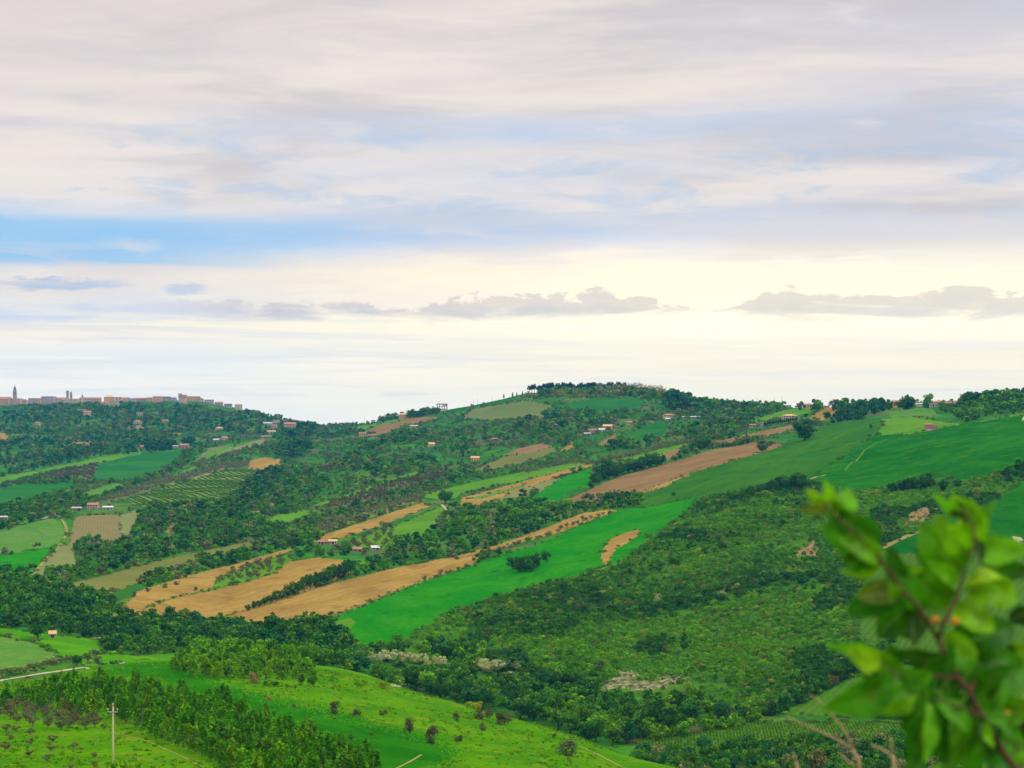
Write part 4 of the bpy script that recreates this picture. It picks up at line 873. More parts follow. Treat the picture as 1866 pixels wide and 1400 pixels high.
# skyline trees, ragged against the sky
for (a_, b_, n_, hr) in [((1215,720),(1300,742),30,(6, 10)),((1300,742),(1425,744),50,(5, 10)),((1455,746),(1640,742),60,(5, 11)),((1640,742),(1866,733),90,(6, 13)),((440,750),(570,778),50,(6, 11)),((572,778),(700,768),40,(3, 6)),((700,766),(800,750),30,(6, 12))]:
    for (u_, v_) in line_px([a_, b_], n_):
        x_, y_, z_ = at(u_+random.uniform(-2, 2), v_+random.uniform(0, 5)); h_ = random.uniform(*hr)
        stuff('woodland', x_, y_, h_, h_*random.uniform(.8, 1.2), jit(T_[random.choice(D3)], .25), len(FARCROWN))
# groves in rows on the middle and far slopes
def rows_of(poly, angle, dr, ds, hr, tint, name, nv, dlim=(500, 4000), w=1.0, jitter=.3):
    p = np.array(poly, float); xs, ys = [], []
    for (u_, v_) in poly:
        x_, y_, _ = at(min(max(u_, -650), 2550), v_); xs.append(x_); ys.append(y_)
    a_ = math.radians(angle); cx, cy = np.mean(xs), np.mean(ys); R_ = max(np.hypot(np.array(xs)-cx, np.array(ys)-cy))
    n1, n2 = int(R_/dr)+1, int(R_/ds)+1
    gi, gj = np.meshgrid(np.arange(-n1, n1+1), np.arange(-n2, n2+1))
    x = cx+gi.ravel()*dr*math.cos(a_)-gj.ravel()*ds*math.sin(a_); y = cy+gi.ravel()*dr*math.sin(a_)+gj.ravel()*ds*math.cos(a_)
    x = x+RNG.normal(size=len(x))*jitter*.5; y = y+RNG.normal(size=len(y))*jitter*.5
    k = (y > dlim[0]) & (y < dlim[1]); x, y = x[k], y[k]
    z = ground_z(x, y); u = UC+K*x/y; v = VH-K*z/y
    k = in_poly(u, v, poly) & (RNG.random(len(x)) < .94)
    for x_, y_, z_ in zip(x[k], y[k], z[k]):
        h_ = random.uniform(*hr); stuff(name, x_, y_, h_, h_*w*random.uniform(.9, 1.2), jit(T_[tint], .2), nv, z_-.03*h_)
NO = len(FAROLIVE)
rows_of([(564,963),(754,905),(777,911),(700,936),(579,974)], 28, 6.5, 6.0, (3, 4.4), 'olive', 'olive_grove', NO, jitter=1.2)
rows_of([(595,919),(703,884),(806,856),(815,869),(703,907),(600,930)], 30, 7, 6.5, (3, 4.5), 'olivedark', 'olive_grove', NO, jitter=1.5)
rows_of([(180,912),(231,895),(309,870),(412,845),(455,842),(450,853),(412,856),(309,882),(231,907),(190,916)], 30, 7.5, 7, (3.2, 4.6), 'olive', 'olive_grove', NO, jitter=1.5)
rows_of([(40,878),(120,856),(181,846),(165,876),(135,871),(95,872)], 20, 9, 9, (3.5, 5), 'olivedark', 'olive_grove', NO, jitter=2)
rows_of([(1060,845),(1150,826),(1230,806),(1290,795),(1360,780),(1362,786),(1290,803),(1230,813),(1150,834),(1062,850)], 30, 6, 6, (3, 4.2), 'olive', 'olive_grove', NO, jitter=1.5)
rows_of([(950,858),(1010,846),(1060,838),(1060,845),(1010,852),(960,864)], 30, 6, 6, (3, 4.2), 'olive', 'olive_grove', NO, jitter=1.5)
rows_of([(480,812),(510,806),(440,828),(380,845),(350,852),(360,842),(420,826)], 30, 8, 7.5, (3.2, 4.6), 'olive', 'olive_grove', NO, jitter=1.6)
NS = len(FARSHRUB)
rows_of([(231,909),(309,886),(412,857),(460,857),(443,883),(424,904),(360,917),(332,921),(270,923),(245,923)], 20, 5.0, 2.6, (1.2, 1.7), 'vine', 'vine_rows', NS, w=.8, jitter=.3)
rows_of([(1152,1354),(1189,1344),(1320,1328),(1363,1318),(1440,1316),(1656,1317),(1900,1318),(1900,1360),(1652,1358),(1488,1362),(1360,1361),(1328,1377),(1247,1380),(1170,1366)], 62, 2.3, 1.0, (.55, .85), 'vine', 'vine_rows', NS, w=.75, jitter=.12)
# rough grass on the spur
def grass_p(x, y): return np.clip(2.2*(fbm(x/11, y/20, 171, 3)-.36), .06, .9)
for (x_, y_) in scatter([(-60,1460),(-60,1240),(160,1220),(330,1206),(480,1215),(620,1222),(720,1250),(900,1298),(1080,1345),(1230,1400),(1300,1460)], .8, dlim=(150, 500), prob=grass_p, n_try=14000):
    if FID[np.clip(np.searchsorted(rows_d, y_)-1, 0, NR-2), np.clip(np.searchsorted(cols_u, UC+K*x_/y_)-1, 0, NC-2)] == 2: continue
    h_ = random.uniform(.12, .38); stuff('grass', x_, y_, h_, h_*2.4, jit(T_['dry' if random.random() < .10 else 'grass'], .2), 2)

def gn_scatter(name, pts, protos, label, cat):
    a_ = np.array([q[:3] for q in pts], np.float32)
    me = bpy.data.meshes.new(name); me.vertices.add(len(pts)); me.vertices.foreach_set('co', a_.ravel())
    def attr(n, t, vals, f='value'): me.attributes.new(n, t, 'POINT').data.foreach_set(f, np.asarray(vals).ravel())
    attr('scl', 'FLOAT_VECTOR', np.array([(q[3], q[3], q[4]) for q in pts], np.float32), 'vector')
    attr('rot', 'FLOAT_VECTOR', np.array([(0, 0, q[5]) for q in pts], np.float32), 'vector')
    attr('kind_no', 'INT', np.array([q[6] for q in pts], np.int32))
    attr('tint', 'FLOAT_VECTOR', np.array([q[7] for q in pts], np.float32), 'vector')
    me.update()
    o = link(name, me); tag(o, label, cat, None, 'stuff')
    ng = bpy.data.node_groups.new(name+'_spread', 'GeometryNodeTree')
    ng.interface.new_socket('Geometry', in_out='INPUT', socket_type='NodeSocketGeometry'); ng.interface.new_socket('Geometry', in_out='OUTPUT', socket_type='NodeSocketGeometry')
    N, L = ng.nodes, ng.links
    gi, go = N.new('NodeGroupInput'), N.new('NodeGroupOutput'); jn = N.new('GeometryNodeJoinGeometry')
    def named(n, t):
        q = N.new('GeometryNodeInputNamedAttribute'); q.data_type = t; q.inputs[0].default_value = n; return q.outputs[0]
    for k, pm in enumerate(protos):
        ip = N.new('GeometryNodeInstanceOnPoints'); oi = N.new('GeometryNodeObjectInfo'); oi.transform_space = 'ORIGINAL'
        po = PROTO_OBJ[pm.name]; oi.inputs['Object'].default_value = po
        cmp_ = N.new('FunctionNodeCompare'); cmp_.data_type = 'INT'; cmp_.operation = 'EQUAL'
        L.new(named('kind_no', 'INT'), cmp_.inputs[2]); cmp_.inputs[3].default_value = k
        L.new(gi.outputs[0], ip.inputs['Points']); L.new(cmp_.outputs[0], ip.inputs['Selection']); L.new(oi.outputs['Geometry'], ip.inputs['Instance'])
        L.new(named('rot', 'FLOAT_VECTOR'), ip.inputs['Rotation']); L.new(named('scl', 'FLOAT_VECTOR'), ip.inputs['Scale'])
        L.new(ip.outputs[0], jn.inputs[0])
    L.new(jn.outputs[0], go.inputs[0])
    o.modifiers.new('spread', 'NODES').node_group = ng
    return o
PROTO_OBJ = {}
for pm in FARCROWN+FARSHRUB+FARYOUNG+FAROLIVE+TUFT:
    PROTO_OBJ[pm.name] = bpy.data.objects.new(pm.name, pm)
GT = 'houses of the hilltop town'
TOWN = [ # column, foot row, width, height, wall, roof, shape, windows, label
 (2,735,30,15,'ochre','red','gable',(3,6),'long ochre building with a red roof left of the bell tower'),
 (26,734,24,11.5,'pink','brown','flat',(3,5),'dusky pink flat-topped block standing right below the bell tower'),
 (44,733,11,10,'cream','red','hip',(2,2),'small cream house just right of the block below the bell tower'),
 (57,733,13,11,'lilac','dark','flat',(3,3),'grey-violet block between the small cream house and an orange gable'),
 (69,733,11,10,'orange','brown','gable',(2,2),'small orange gabled house left of the largest violet palace'),
 (87,734,24,13.5,'lilac','brown','flat',(3,5),'largest violet-brown palace block midway along the left half of town'),
 (90,721,12,4,'grey','dark','hip',(1,3),'dark attic storey rising behind the violet-brown palace'),
 (109,730,19,9.5,'pink','red','gable',(2,4),'pink house with red roof between the palace and the twin towers'),
 (126,729,30,7.5,'cream','brown','gable',(2,4),'low cream church nave under the twin towers'),
 (157,730,26,10,'pink','brown','gable',(2,5),'long pink terrace right of the twin towers'),
 (176,729,14,8.5,'orange','red','gable',(2,3),'orange terrace end house left of the pyramid roof'),
 (198,730,20,12,'ochre','tan','hip',(2,4),'ochre hall with a pyramid-shaped orange roof amid the town'),
 (215,731,12,8,'white','brown','gable',(2,2),'white house just right of the pyramid-roofed hall'),
 (228,732,14,7.5,'pink','red','gable',(2,3),'pink low house second to the right of the pyramid-roofed hall'),
 (240,733,14,7,'lilac','dark','flat',(2,3),'violet low block in the dip of the town roofline'),
 (256,732,22,7,'brown','red','gable',(2,4),'long brown house with red roof right of the violet low block'),
 (272,732,11,7.5,'pink','brown','gable',(2,2),'narrow pink house left of the tall orange front'),
 (286,733,16,10.5,'orange','brown','flat',(3,3),'tall orange front facing the slope in the right half of town'),
 (301,729,16,7.5,'white','dark','gable',(2,3),'white gabled house with a dark roof left of the fortress'),
 (314,729,13,6.5,'lilac','brown','flat',(2,3),'violet low wing leaning against the fortress'),
 (351,730,26,9.5,'ochre','brown','gable',(3,5),'sunlit ochre row joined to the right side of the fortress'),
 (366,731,10,7,'pink','red','hip',(2,2),'small pink house at the right end of the sunlit ochre row'),
 (380,735,18,6.5,'lilac','brown','flat',(2,4),'low violet terrace on the falling right end of town'),
 (398,739,16,6.5,'brown','red','gable',(2,3),'brown roofed house half hidden by trees on the falling end of town'),
 (415,743,14,7,'lilac','dark','gable',(2,3),'dusky house among dark trees near the right end of town'),
 (434,747,14,10,'cream','tan','flat',(3,3),'cream apartment block standing last at the right end of town'),
 (190,739,16,7,'pink','red','gable',(2,3),'pink house on the terrace under the pyramid-roofed hall'),
 (208,741,16,7,'white','brown','gable',(2,3),'whitish house beside a pink one on the terrace below town'),
]
FARM = [ # name, column, foot row, width, height, wall, roof, shape, windows, yaw, label
 ('farmhouse',158,757,14,8,'pink','red','gable',(2,3),.3,'pinkish house below the arcaded terrace on the town slope'),
 ('farmhouse',68,777,9,8,'white','red','gable',(2,2),-.3,'small white house with a red roof alone on the left of the town slope'),
 ('farmhouse',254,758,11,7,'white','grey','flat',(2,3),.1,'white flat-roofed house under the middle of the town'),
 ('farmhouse',250,774,16,8,'white','red','hip',(2,3),.15,'white house with a broad red roof above a small tan patch'),
 ('farmhouse',301,770,10,5,'cream','red','gable',(1,3),0,'low cream house with an orange-red roof on the town slope'),
 ('farmhouse',399,785,13,7,'yellow','tan','hip',(2,3),-.2,'bright yellow farmhouse on the right half of the town slope'),
 ('farmhouse',409,804,11,8,'white','red','gable',(2,2),.25,'white farmhouse with a red roof beside a long low white barn'),
 ('barn',395,804,14,4,'white','grey','shed',(1,3),.1,'long low white barn left of the white farmhouse'),
 ('farmhouse',335,818,17,9,'brick','red','gable',(2,3),-.15,'dark red brick farmhouse right of the pinewood block'),
 ('barn',318,816,11,4,'white','white','gable',(1,2),0,'low white outbuilding next to the red brick farmhouse'),
 ('farmhouse',259,818,8,6,'brick','red','gable',(1,2),.2,'small brick house at the left edge of the pinewood block'),
 ('farmhouse',503,773,13,8,'white','red','flat',(2,3),.1,'white flat-topped house in the hamlet by the saddle'),
 ('farmhouse',499,782,11,8,'white','brown','gable',(2,2),-.2,'pale gabled house directly below the flat-topped one in the hamlet'),
 ('barn',487,775,16,5,'grey','grey','gable',(1,3),0,'grey long barn at the left end of the saddle hamlet'),
 ('farmhouse',528,780,22,10,'orange','red','gable',(2,4),-.15,'large orange farmhouse at the right end of the saddle hamlet'),
 ('barn',494,790,16,5,'pink','tan','gable',(1,3),.1,'pinkish barn below the saddle hamlet'),
 ('barn',484,800,18,6,'brick','brown','gable',(1,4),.1,'dark brick shed at the upper end of the pale green strip'),
 ('farmhouse',661,797,13,9,'yellow','brown','gable',(2,3),-.1,'yellow farmhouse at the foot of the brown orchard slope'),
 ('barn',680,797,20,5,'white','brown','gable',(1,4),0,'low white and brown stable right of the yellow farmhouse'),
 ('villa',735,761,17,9,'orange','tan','hip',(2,4),.2,'orange villa with a hipped roof on the ridge left of dark round trees'),
 ('barn',754,780,14,5,'cream','white','gable',(1,3),0,'pale white-roofed shed below the orange ridge villa'),
 ('farmhouse',786,815,12,8,'cream','tan','gable',(2,3),.3,'cream farmhouse with a lower wing on the middle slope'),
 ('farmhouse',866,841,15,9,'yellow','tan','gable',(2,3),-.1,'small yellow two-storey farmhouse beside a cypress on the middle slope'),
 ('farmhouse',901,804,14,6,'orange','red','hip',(1,3),.1,'orange-roofed house between two dark tree clumps'),
 ('barn',1070,794,12,5,'white','white','gable',(1,3),.2,'white shed at the lower end of the hillside hamlet'),
 ('farmhouse',1080,790,14,8,'lilac','brown','gable',(2,3),-.1,'brown-roofed house second from the lower end of the hillside hamlet'),
 ('farmhouse',1096,788,11,7,'white','grey','gable',(2,2),.2,'white house in the middle of the hillside hamlet'),
 ('farmhouse',1108,783,17,9,'yellow','tan','gable',(2,3),-.2,'yellow and orange main house at the top of the hillside hamlet'),
 ('barn',1124,782,8,5,'grey','dark','gable',(1,2),0,'dark little shed right of the yellow hamlet house'),
 ('farmhouse',1147,774,10,6,'cream','red','gable',(1,2),.15,'small cream house with a red roof above the blue-green field'),
 ('villa',1219,763,22,9,'cream','red','hip',(2,4),.1,'wide villa with a bright red roof below the hilltop wood'),
 ('barn',1222,766,18,2.5,'white','grey','shed',(1,4),0,'low white garden wall building under the red-roofed villa'),
 ('barn',1260,763,32,4,'white','white','gable',(1,6),.05,'very long low white poultry shed right of the red-roofed villa'),
 ('villa',1440,764,26,9,'cream','tan','hip',(2,5),.05,'wide villa with a pyramid-like yellow roof above the cypress hedge'),
 ('farmhouse',1392,777,12,7,'white','grey','flat',(2,3),.1,'white flat house at the lower end of the cypress hedge'),
 ('farmhouse',1371,779,10,6,'pink','brown','gable',(1,2),0,'dusky pink cottage left of the white flat house'),
 ('farmhouse',1472,740,14,8,'orange','red','gable',(2,3),.1,'orange house on the skyline above the light green field'),
 ('barn',1435,742,14,5,'white','grey','gable',(1,3),0,'whitish shed on the skyline left of the orange house'),
 ('barn',1507,743,9,4,'cream','white','gable',(1,2),0,'pale shed at the top of the narrow tan field'),
 ('farmhouse',1636,733,18,10,'brick','red','gable',(2,3),.1,'brick-red house beside thin cypresses on the right skyline'),
 ('farmhouse',1708,735,17,9,'orange','red','hip',(2,3),.15,'house with a bright orange-red roof on the right skyline'),
 ('barn',1701,742,14,7,'grey','grey','flat',(1,3),0,'blue-grey box-shaped barn below the bright orange-red roof'),
 ('farmhouse',1730,737,14,7,'brown','brown','gable',(2,2),-.2,'brown house among trees right of the bright orange-red roof'),
 ('farmhouse',1741,738,8,8,'white','red','gable',(2,1),.3,'narrow whitewashed house next to the brown one'),
 ('greenhouse',1675,741,16,6,'white','white','gable',(0,0),.3,'pale greenhouse with a white roof at the end of the small tan field'),
 ('farmhouse',169,928,20,11,'white','red','gable',(2,4),-.1,'white farmhouse with a red roof above the brown vineyard'),
 ('barn',138,930,18,4,'white','white','gable',(1,4),.3,'long white shed left of the red-roofed farmhouse by the vineyard'),
 ('barn',196,929,18,6,'grey','grey','gable',(1,3),.05,'grey shed right of the red-roofed farmhouse by the vineyard'),
 ('farmhouse',606,992,15,8,'cream','tan','gable',(1,3),.15,'cream farmhouse under the middle tan field by the olive grove'),
 ('barn',588,993,18,6,'pink','brown','gable',(1,3),-.1,'brown-roofed barn left of the cream farmhouse by the olive grove'),
 ('barn',684,1003,14,5,'grey','grey','shed',(1,2),.1,'grey sheet-roofed shelter among trees below the olive grove'),
 ('barn',652,1006,16,5,'brown','brown','shed',(1,2),0,'rusty open shelter left of the grey sheet-roofed one'),
 ('shed',95,1162,10,6,'stone','tan','gable',(1,1),.2,'tiny stone shed right of the dark round tree by the lime meadow'),
 ('barn',5,947,16,6,'white','white','gable',(1,3),0,'white barn half hidden in the trees at the left edge'),
]

# no tree grows where it would stand in a house or right before its front
HOUSES = [(t[0], t[1], t[2], t[3]) for t in TOWN]+[(t[1], t[2], t[3], t[4]) for t in FARM]+[(806,746,20,11),(1697,784,24,11),(331,733,18,16),(150,749,18,4),(866,1292,3,2)][:-1]
VIEWS = [(680,1208,26,24),(705,1207,30,25),(735,1207,40,24),(775,1214,30,24),(806,1214,24,20),(884,1226,40,28),(915,1226,50,26)]
BARE = [(1128,1256,60,26),(1165,1258,50,30),(1215,1250,70,20),(1674,960,56,34),(1468,1014,44,26),(1322,1082,34,16),(1198,1092,16,14),(310,976,30,40),(358,968,34,44),(537,900,18,18),(498,922,10,12),(465,934,22,14)]
def clears(x, y, z, w, h, spots, need):
    u, vf = UC+K*x/y, VH-K*z/y; vt = VH-K*(z+h)/y; hw = w*.5*K/y
    for hu, hv, ww, hh in spots:
        if abs(u-hu) < ww*.5+hw*.3 and vf > hv-2 and vt < hv-hh*need: return True
    return False
for k_ in ('woodland', 'scrub'): STUFF[k_] = [q for q in STUFF[k_] if not ((q[1] < 1500 and clears(q[0], q[1], q[2], q[3], q[4], BARE, .12)) or (430 < q[1] < 800 and clears(q[0], q[1], q[2], q[3], q[4], VIEWS, .25)))]
PL = [p for p in PL if p['kind'] == 'blossoming_tree' or (p['force'] and p['group'] is None) or p['y'] < 430 or not (clears(p['x'], p['y'], p['z'], p['w'], p['h'], BARE, .2) or (p['y'] < 800 and clears(p['x'], p['y'], p['z'], p['w'], p['h'], VIEWS, .25)))]
HY = [at(u, v)[1] for u, v, w, h in HOUSES]
def blocks(x, y, z, w, h):
    u, vf = UC+K*x/y, VH-K*z/y; vt = VH-K*(z+h)/y; hw = w*.5*K/y
    for (hu, hv, ww, hh), hy in zip(HOUSES, HY):
        if abs(u-hu) < ww*.42+hw*.55 and y < hy+ww*hy/K*.8+2 and vf > hv-3 and vt < hv-hh*(.5 if hy > 3300 else .3) and hy-y < 420: return True
    return False
for k_ in STUFF:
    if k_ in ('woodland', 'olive_grove', 'plantation'): STUFF[k_] = [q for q in STUFF[k_] if not (q[1] > 800 and blocks(q[0], q[1], q[2], q[3], q[4]))]
PL = [p for p in PL if p['force'] and p['group'] is None or p['kind'] == 'cypress_tree' or not (p['y'] > 800 and blocks(p['x'], p['y'], p['z'], p['w'], p['h']))]
# ---- turn the lists into objects
LIMIT = {'broadleaf_tree': 298, 'young_tree': 298, 'olive_tree': 290, 'shrub': 290}
NAME = {'pine_tree': 'pine_tree'}
OVER = {'broadleaf_tree': ('woodland', FARCROWN), 'young_tree': ('plantation', FARYOUNG), 'olive_tree': ('olive_grove', FAROLIVE), 'shrub': ('scrub', FARSHRUB)}
made = {}
for kind in KIND:
    ps = [p for p in PL if p['kind'] == kind]
    ps.sort(key=lambda p: (not p['force'], -p['size']))
    lim = LIMIT.get(kind, 300)
    crowns, trunks = KIND[kind]
    for i, p in enumerate(ps):
        if i >= lim:
            nm_, pr_ = OVER[kind]
            STUFF.setdefault(nm_, []).append((p['x'], p['y'], p['z'], p['w'], p['h'], random.random()*6.28, random.randrange(len(pr_)), p['tint'])); continue
        rz = random.random()*6.28; cm = crowns[i % len(crowns)]; tm = trunks[i % len(trunks)]
        if tm is None:
            o = link(kind, cm); o.location = (p['x'], p['y'], p['z']); o.rotation_euler = (0, 0, rz); o.scale = (p['w'], p['w'], p['h']); o['tint'] = list(p['tint'])
        else:
            o = empty(kind, (p['x'], p['y'], p['z']), rz, (p['w'], p['w'], p['h']))
            c = link('crown', cm, o); c['tint'] = list(p['tint'])
            link('trunk', tm, o)
        tag(o, p['label'], p['cat'], p['group'])

STUFF_INFO = {
 'woodland': (FARCROWN, 'dark green woodland and hedges over the hillside', 'woodland'), 'scrub': (FARSHRUB, 'low green scrub covering the steep gully slope', 'scrub'),
 'olive_grove': (FAROLIVE, 'grey green olive groves in rows on the far slopes', 'olive grove'), 'vine_rows': (FARSHRUB, 'rows of young vines in the vineyards', 'vines'),
 'plantation': (FARYOUNG, 'farther young trees filling the plantation rows', 'young trees'), 'grass': (TUFT, 'rough grass tufts on the spur pasture', 'grass')}
for nm_, (pr_, lb_, ct_) in STUFF_INFO.items():
    if STUFF.get(nm_): gn_scatter(nm_, STUFF[nm_], pr_, lb_, ct_)
print('stuff', {k: len(v) for k, v in STUFF.items()}, 'single', len(PL))

# ------------------------------------------------------------------ buildings
def paint(name, c, var=.10, scale=.5): return plain(name, c, .9, .1, var, scale)
WALL = {'ochre': paint('ochre_plaster', (.46, .30, .16)), 'orange': paint('orange_plaster', (.50, .27, .16)), 'pink': paint('pink_plaster', (.46, .32, .28)), 'cream': paint('cream_plaster', (.44, .36, .24)),
        'white': paint('white_plaster', (.36, .33, .29)), 'grey': paint('grey_plaster', (.33, .31, .31)), 'brick': paint('brick', (.30, .18, .13), .2, 1.5), 'brown': paint('brown_stone', (.32, .24, .21), .15, .8),
        'yellow': paint('yellow_plaster', (.50, .37, .16)), 'lilac': paint('lilac_stone', (.34, .29, .32)), 'concrete': paint('bare_concrete', (.36, .32, .29)), 'stone': paint('rubble_stone', (.36, .27, .20), .3, 1.5)}
ROOF = {'red': plain('red_tiles', (.30, .145, .095), .9, .1, .2, 1.2), 'tan': plain('tan_tiles', (.50, .30, .14), .9, .1, .18, 1.2), 'brown': plain('brown_tiles', (.24, .13, .09), .9, .1, .2, 1.2),
        'grey': plain('grey_sheet_roof', (.42, .42, .43), .6, .3, .12, 1), 'white': plain('white_sheet_roof', (.31, .30, .29), .6, .3, .08, 1), 'dark': plain('dark_slate_roof', (.10, .085, .09), .9, .1, .15, 1)}
GLASS = plain('dark_window', (.045, .045, .055), .25, .5, .2, 1)
SHUT = plain('dark_doorway', (.05, .035, .028), .6, .3, .2, 1)
WINM, DOORM = {}, {}
def win_mesh(w, h):
    k = (round(w, 1), round(h, 1))
    if k not in WINM:
        b = MB(); b.box(-k[0]/2, k[0]/2, -.06, .10, -k[1]/2, k[1]/2); b.box(-k[0]/2-.12, k[0]/2+.12, -.14, .10, -k[1]/2-.16, -k[1]/2-.01, 1)
        WINM[k] = b.mesh('window', [GLASS, WALL['white']])
    return WINM[k]
def house(name, u, v, wpx, hpx, wall, roof, label, cat='house', shape='gable', yaw=0.0, group=None, nwin=(2, 3), rise=.28, depth=.75, dmin=500, dadd=0.0, chim=True, vbase=None, sink=3.0):
    """a house whose foot the photo shows at (u, v), wpx wide and hpx tall with its roof"""
    x, y, z = at(u, v, dmin)
    if dadd: x, y = x*(y+dadd)/y, y+dadd; z = gz(x, y)
    if vbase is not None: z = (VH-vbase)/K*y
    s = y/K; W = max(wpx*s/(math.cos(yaw)+.45*abs(math.sin(yaw))), 2.0); H = max(hpx*s, 2.2); D = W*depth
    hr = H*rise if shape != 'flat' else .35; hw = H-hr
    o = empty(name, (x, y+D*.5, z), yaw); tag(o, label, cat, group)
    b = MB(); b.box(-W/2, W/2, -D/2, D/2, -sink, hw)
    if shape == 'gable':
        b.add([(-W/2, -D/2, hw), (-W/2, D/2, hw), (-W/2, 0, hw+hr*.96)], [(0, 1, 2)]); b.add([(W/2, -D/2, hw), (W/2, D/2, hw), (W/2, 0, hw+hr*.96)], [(0, 2, 1)])
    b.build('wall', WALL[wall], o)
    r = MB(); e = .45; t = .22
    if shape == 'gable':
        k_ = hr/(D/2); y0 = D/2+e; zl = hw-e*k_
        for sg in (-1, 1):
            vs = [(-W/2-e, sg*y0, zl+.02), (W/2+e, sg*y0, zl+.02), (W/2+e, 0, hw+hr+.02), (-W/2-e, 0, hw+hr+.02)]
            r.add(vs+[(a, c, d+t) for a, c, d in vs], [(0, 1, 2, 3), (4, 7, 6, 5), (0, 4, 5, 1), (1, 5, 6, 2), (2, 6, 7, 3), (3, 7, 4, 0)])
    elif shape == 'hip':
        A_, B_ = W/2+e, D/2+e; q = max(W/2-D/2, W*.04)
        vs = [(-A_, -B_, hw+.02), (A_, -B_, hw+.02), (A_, B_, hw+.02), (-A_, B_, hw+.02), (-q, 0, hw+hr), (q, 0, hw+hr)]
        r.add(vs, [(0, 1, 5, 4), (1, 2, 5), (2, 3, 4, 5), (3, 0, 4), (3, 2, 1, 0)])
    elif shape == 'shed':
        vs = [(-W/2-e, -D/2-e, hw-.3), (W/2+e, -D/2-e, hw-.3), (W/2+e, D/2+e, hw+hr), (-W/2-e, D/2+e, hw+hr)]
        r.add(vs+[(a, c, d+t) for a, c, d in vs], [(0, 3, 2, 1), (4, 5, 6, 7), (0, 1, 5, 4), (1, 2, 6, 5), (2, 3, 7, 6), (3, 0, 4, 7)])
    else:
        r.box(-W/2-.25, W/2+.25, -D/2-.25, D/2+.25, hw+.02, hw+.35)
    ro = r.build('roof', ROOF[roof], o)
    if chim and shape in ('gable', 'hip') and W > 6:
        c = MB(); c.box(-.35, .35, -.35, .35, -.9, .9); c.box(-.45, .45, -.45, .45, .92, 1.05)
        ch = c.build('chimney', WALL['brick'], ro); ch.location = (W*.22, D*.12, hw+hr*.75)
    nr, nc = nwin
    if nr and nc:
        ww = min(1.2, W/nc*.42); wh = min(1.5, hw/nr*.5)
        wm = win_mesh(ww, wh)
        for i in range(nr):
            for j in range(nc):
                if i == 0 and j == nc//2 and cat not in ('tower',): continue
                q = link('window', wm, o); q.location = (-W/2+W*(j+.5)/nc, -D/2-.03, hw*(i+.55)/nr)
        for i in range(nr):
            q = link('window', wm, o); q.location = (W/2+.03, 0, hw*(i+.55)/nr); q.rotation_euler = (0, 0, PI/2)
            q = link('window', wm, o); q.location = (-W/2-.03, 0, hw*(i+.55)/nr); q.rotation_euler = (0, 0, -PI/2)
        if cat not in ('tower',):
            dh = min(2.2, hw/nr*.8)
            dm = DOORM.setdefault(round(dh, 1), None)
            if dm is None:
                c = MB(); c.box(-.6, .6, -.05, .10, 0, dh); dm = DOORM[round(dh, 1)] = c.mesh('door', SHUT)
            q = link('door', dm, o); q.location = (-W/2+W*(nc//2+.5)/nc, -D/2-.03, 0.0)
    return o

for (u_, v_, w_, h_, wl, rf, sh, nw, lb) in TOWN:
    house('town_house', u_, v_, w_, h_, wl, rf, lb, 'house', sh, random.uniform(-.25, .25), GT, nw, .28, .7, chim=w_ < 22, sink=8)
# bell tower with lantern and spire
def tower(name, u, vfoot, w, parts, wall, label, spire=None, cat='tower', yaw=.2, back=30):
    x, y, z0 = at(u, 740); y += back; x = (u-UC)/K*y; s = y/K
    z = (VH-vfoot)/K*y
    o = empty(name, (x, y, z), yaw); tag(o, label, cat)
    top = 0
    for i, (pn, frac, hpx) in enumerate(parts):
        W = w*frac*s; H = hpx*s; b = MB(); b.box(-W/2, W/2, -W/2, W/2, top-(6 if i == 0 else 0), top+H-.5); b.box(-W/2-.35, W/2+.35, -W/2-.35, W/2+.35, top+H-.49, top+H)
        q = b.build(pn, WALL[wall], o)
        if pn in ('belfry', 'shaft'):
            wm = win_mesh(W*.32, H*.5 if pn == 'belfry' else H*.16)
            for a in range(4):
                g = link('window', wm, q); g.location = (math.sin(a*PI/2)*(W/2+.03), -math.cos(a*PI/2)*(W/2+.03), top+H*(.52 if pn == 'belfry' else .7)); g.rotation_euler = (0, 0, a*PI/2)
        top += H
    if spire:
        pn, frac, hpx, n = spire
        b = MB(); R_ = w*frac*s*.5; H = hpx*s
        prof = [(R_*1.1, 0), (R_, H*.05), (R_*.62, H*.3), (R_*.3, H*.62), (.12, H)] if pn == 'spire' else [(R_, 0), (R_*.95, H*.3), (R_*.7, H*.6), (R_*.3, H*.85), (.15, H)]
        b.tube([(0, 0, top+h) for _, h in prof], [r for r, _ in prof], n); b.build(pn, ROOF['dark'] if pn == 'spire' else ROOF['brown'], o)
    return o
tower('bell_tower', 27, 726, 7.0, [('shaft', 1, 13), ('belfry', .72, 5)], 'brown', 'tall slender bell tower with a pointed spire at the left end of the hilltop town', ('spire', .62, 6.5, 8))
tower('church_tower', 123, 727, 5.0, [('shaft', 1, 12), ('belfry', .96, 3)], 'lilac', 'square flat-topped church tower, the thicker of the twin towers over the nave')
tower('dome_turret', 129.5, 727, 4.5, [('shaft', 1, 8), ('belfry', .7, 3)], 'brown', 'slimmer domed turret standing close right of the square church tower', ('dome', .6, 3, 10))
tower('cupola', 150, 727, 3.2, [('shaft', 1, 5.5), ('belfry', .6, 1.6)], 'pink', 'tiny cupola poking above the long pink terrace', ('dome', .6, 1.5, 8))
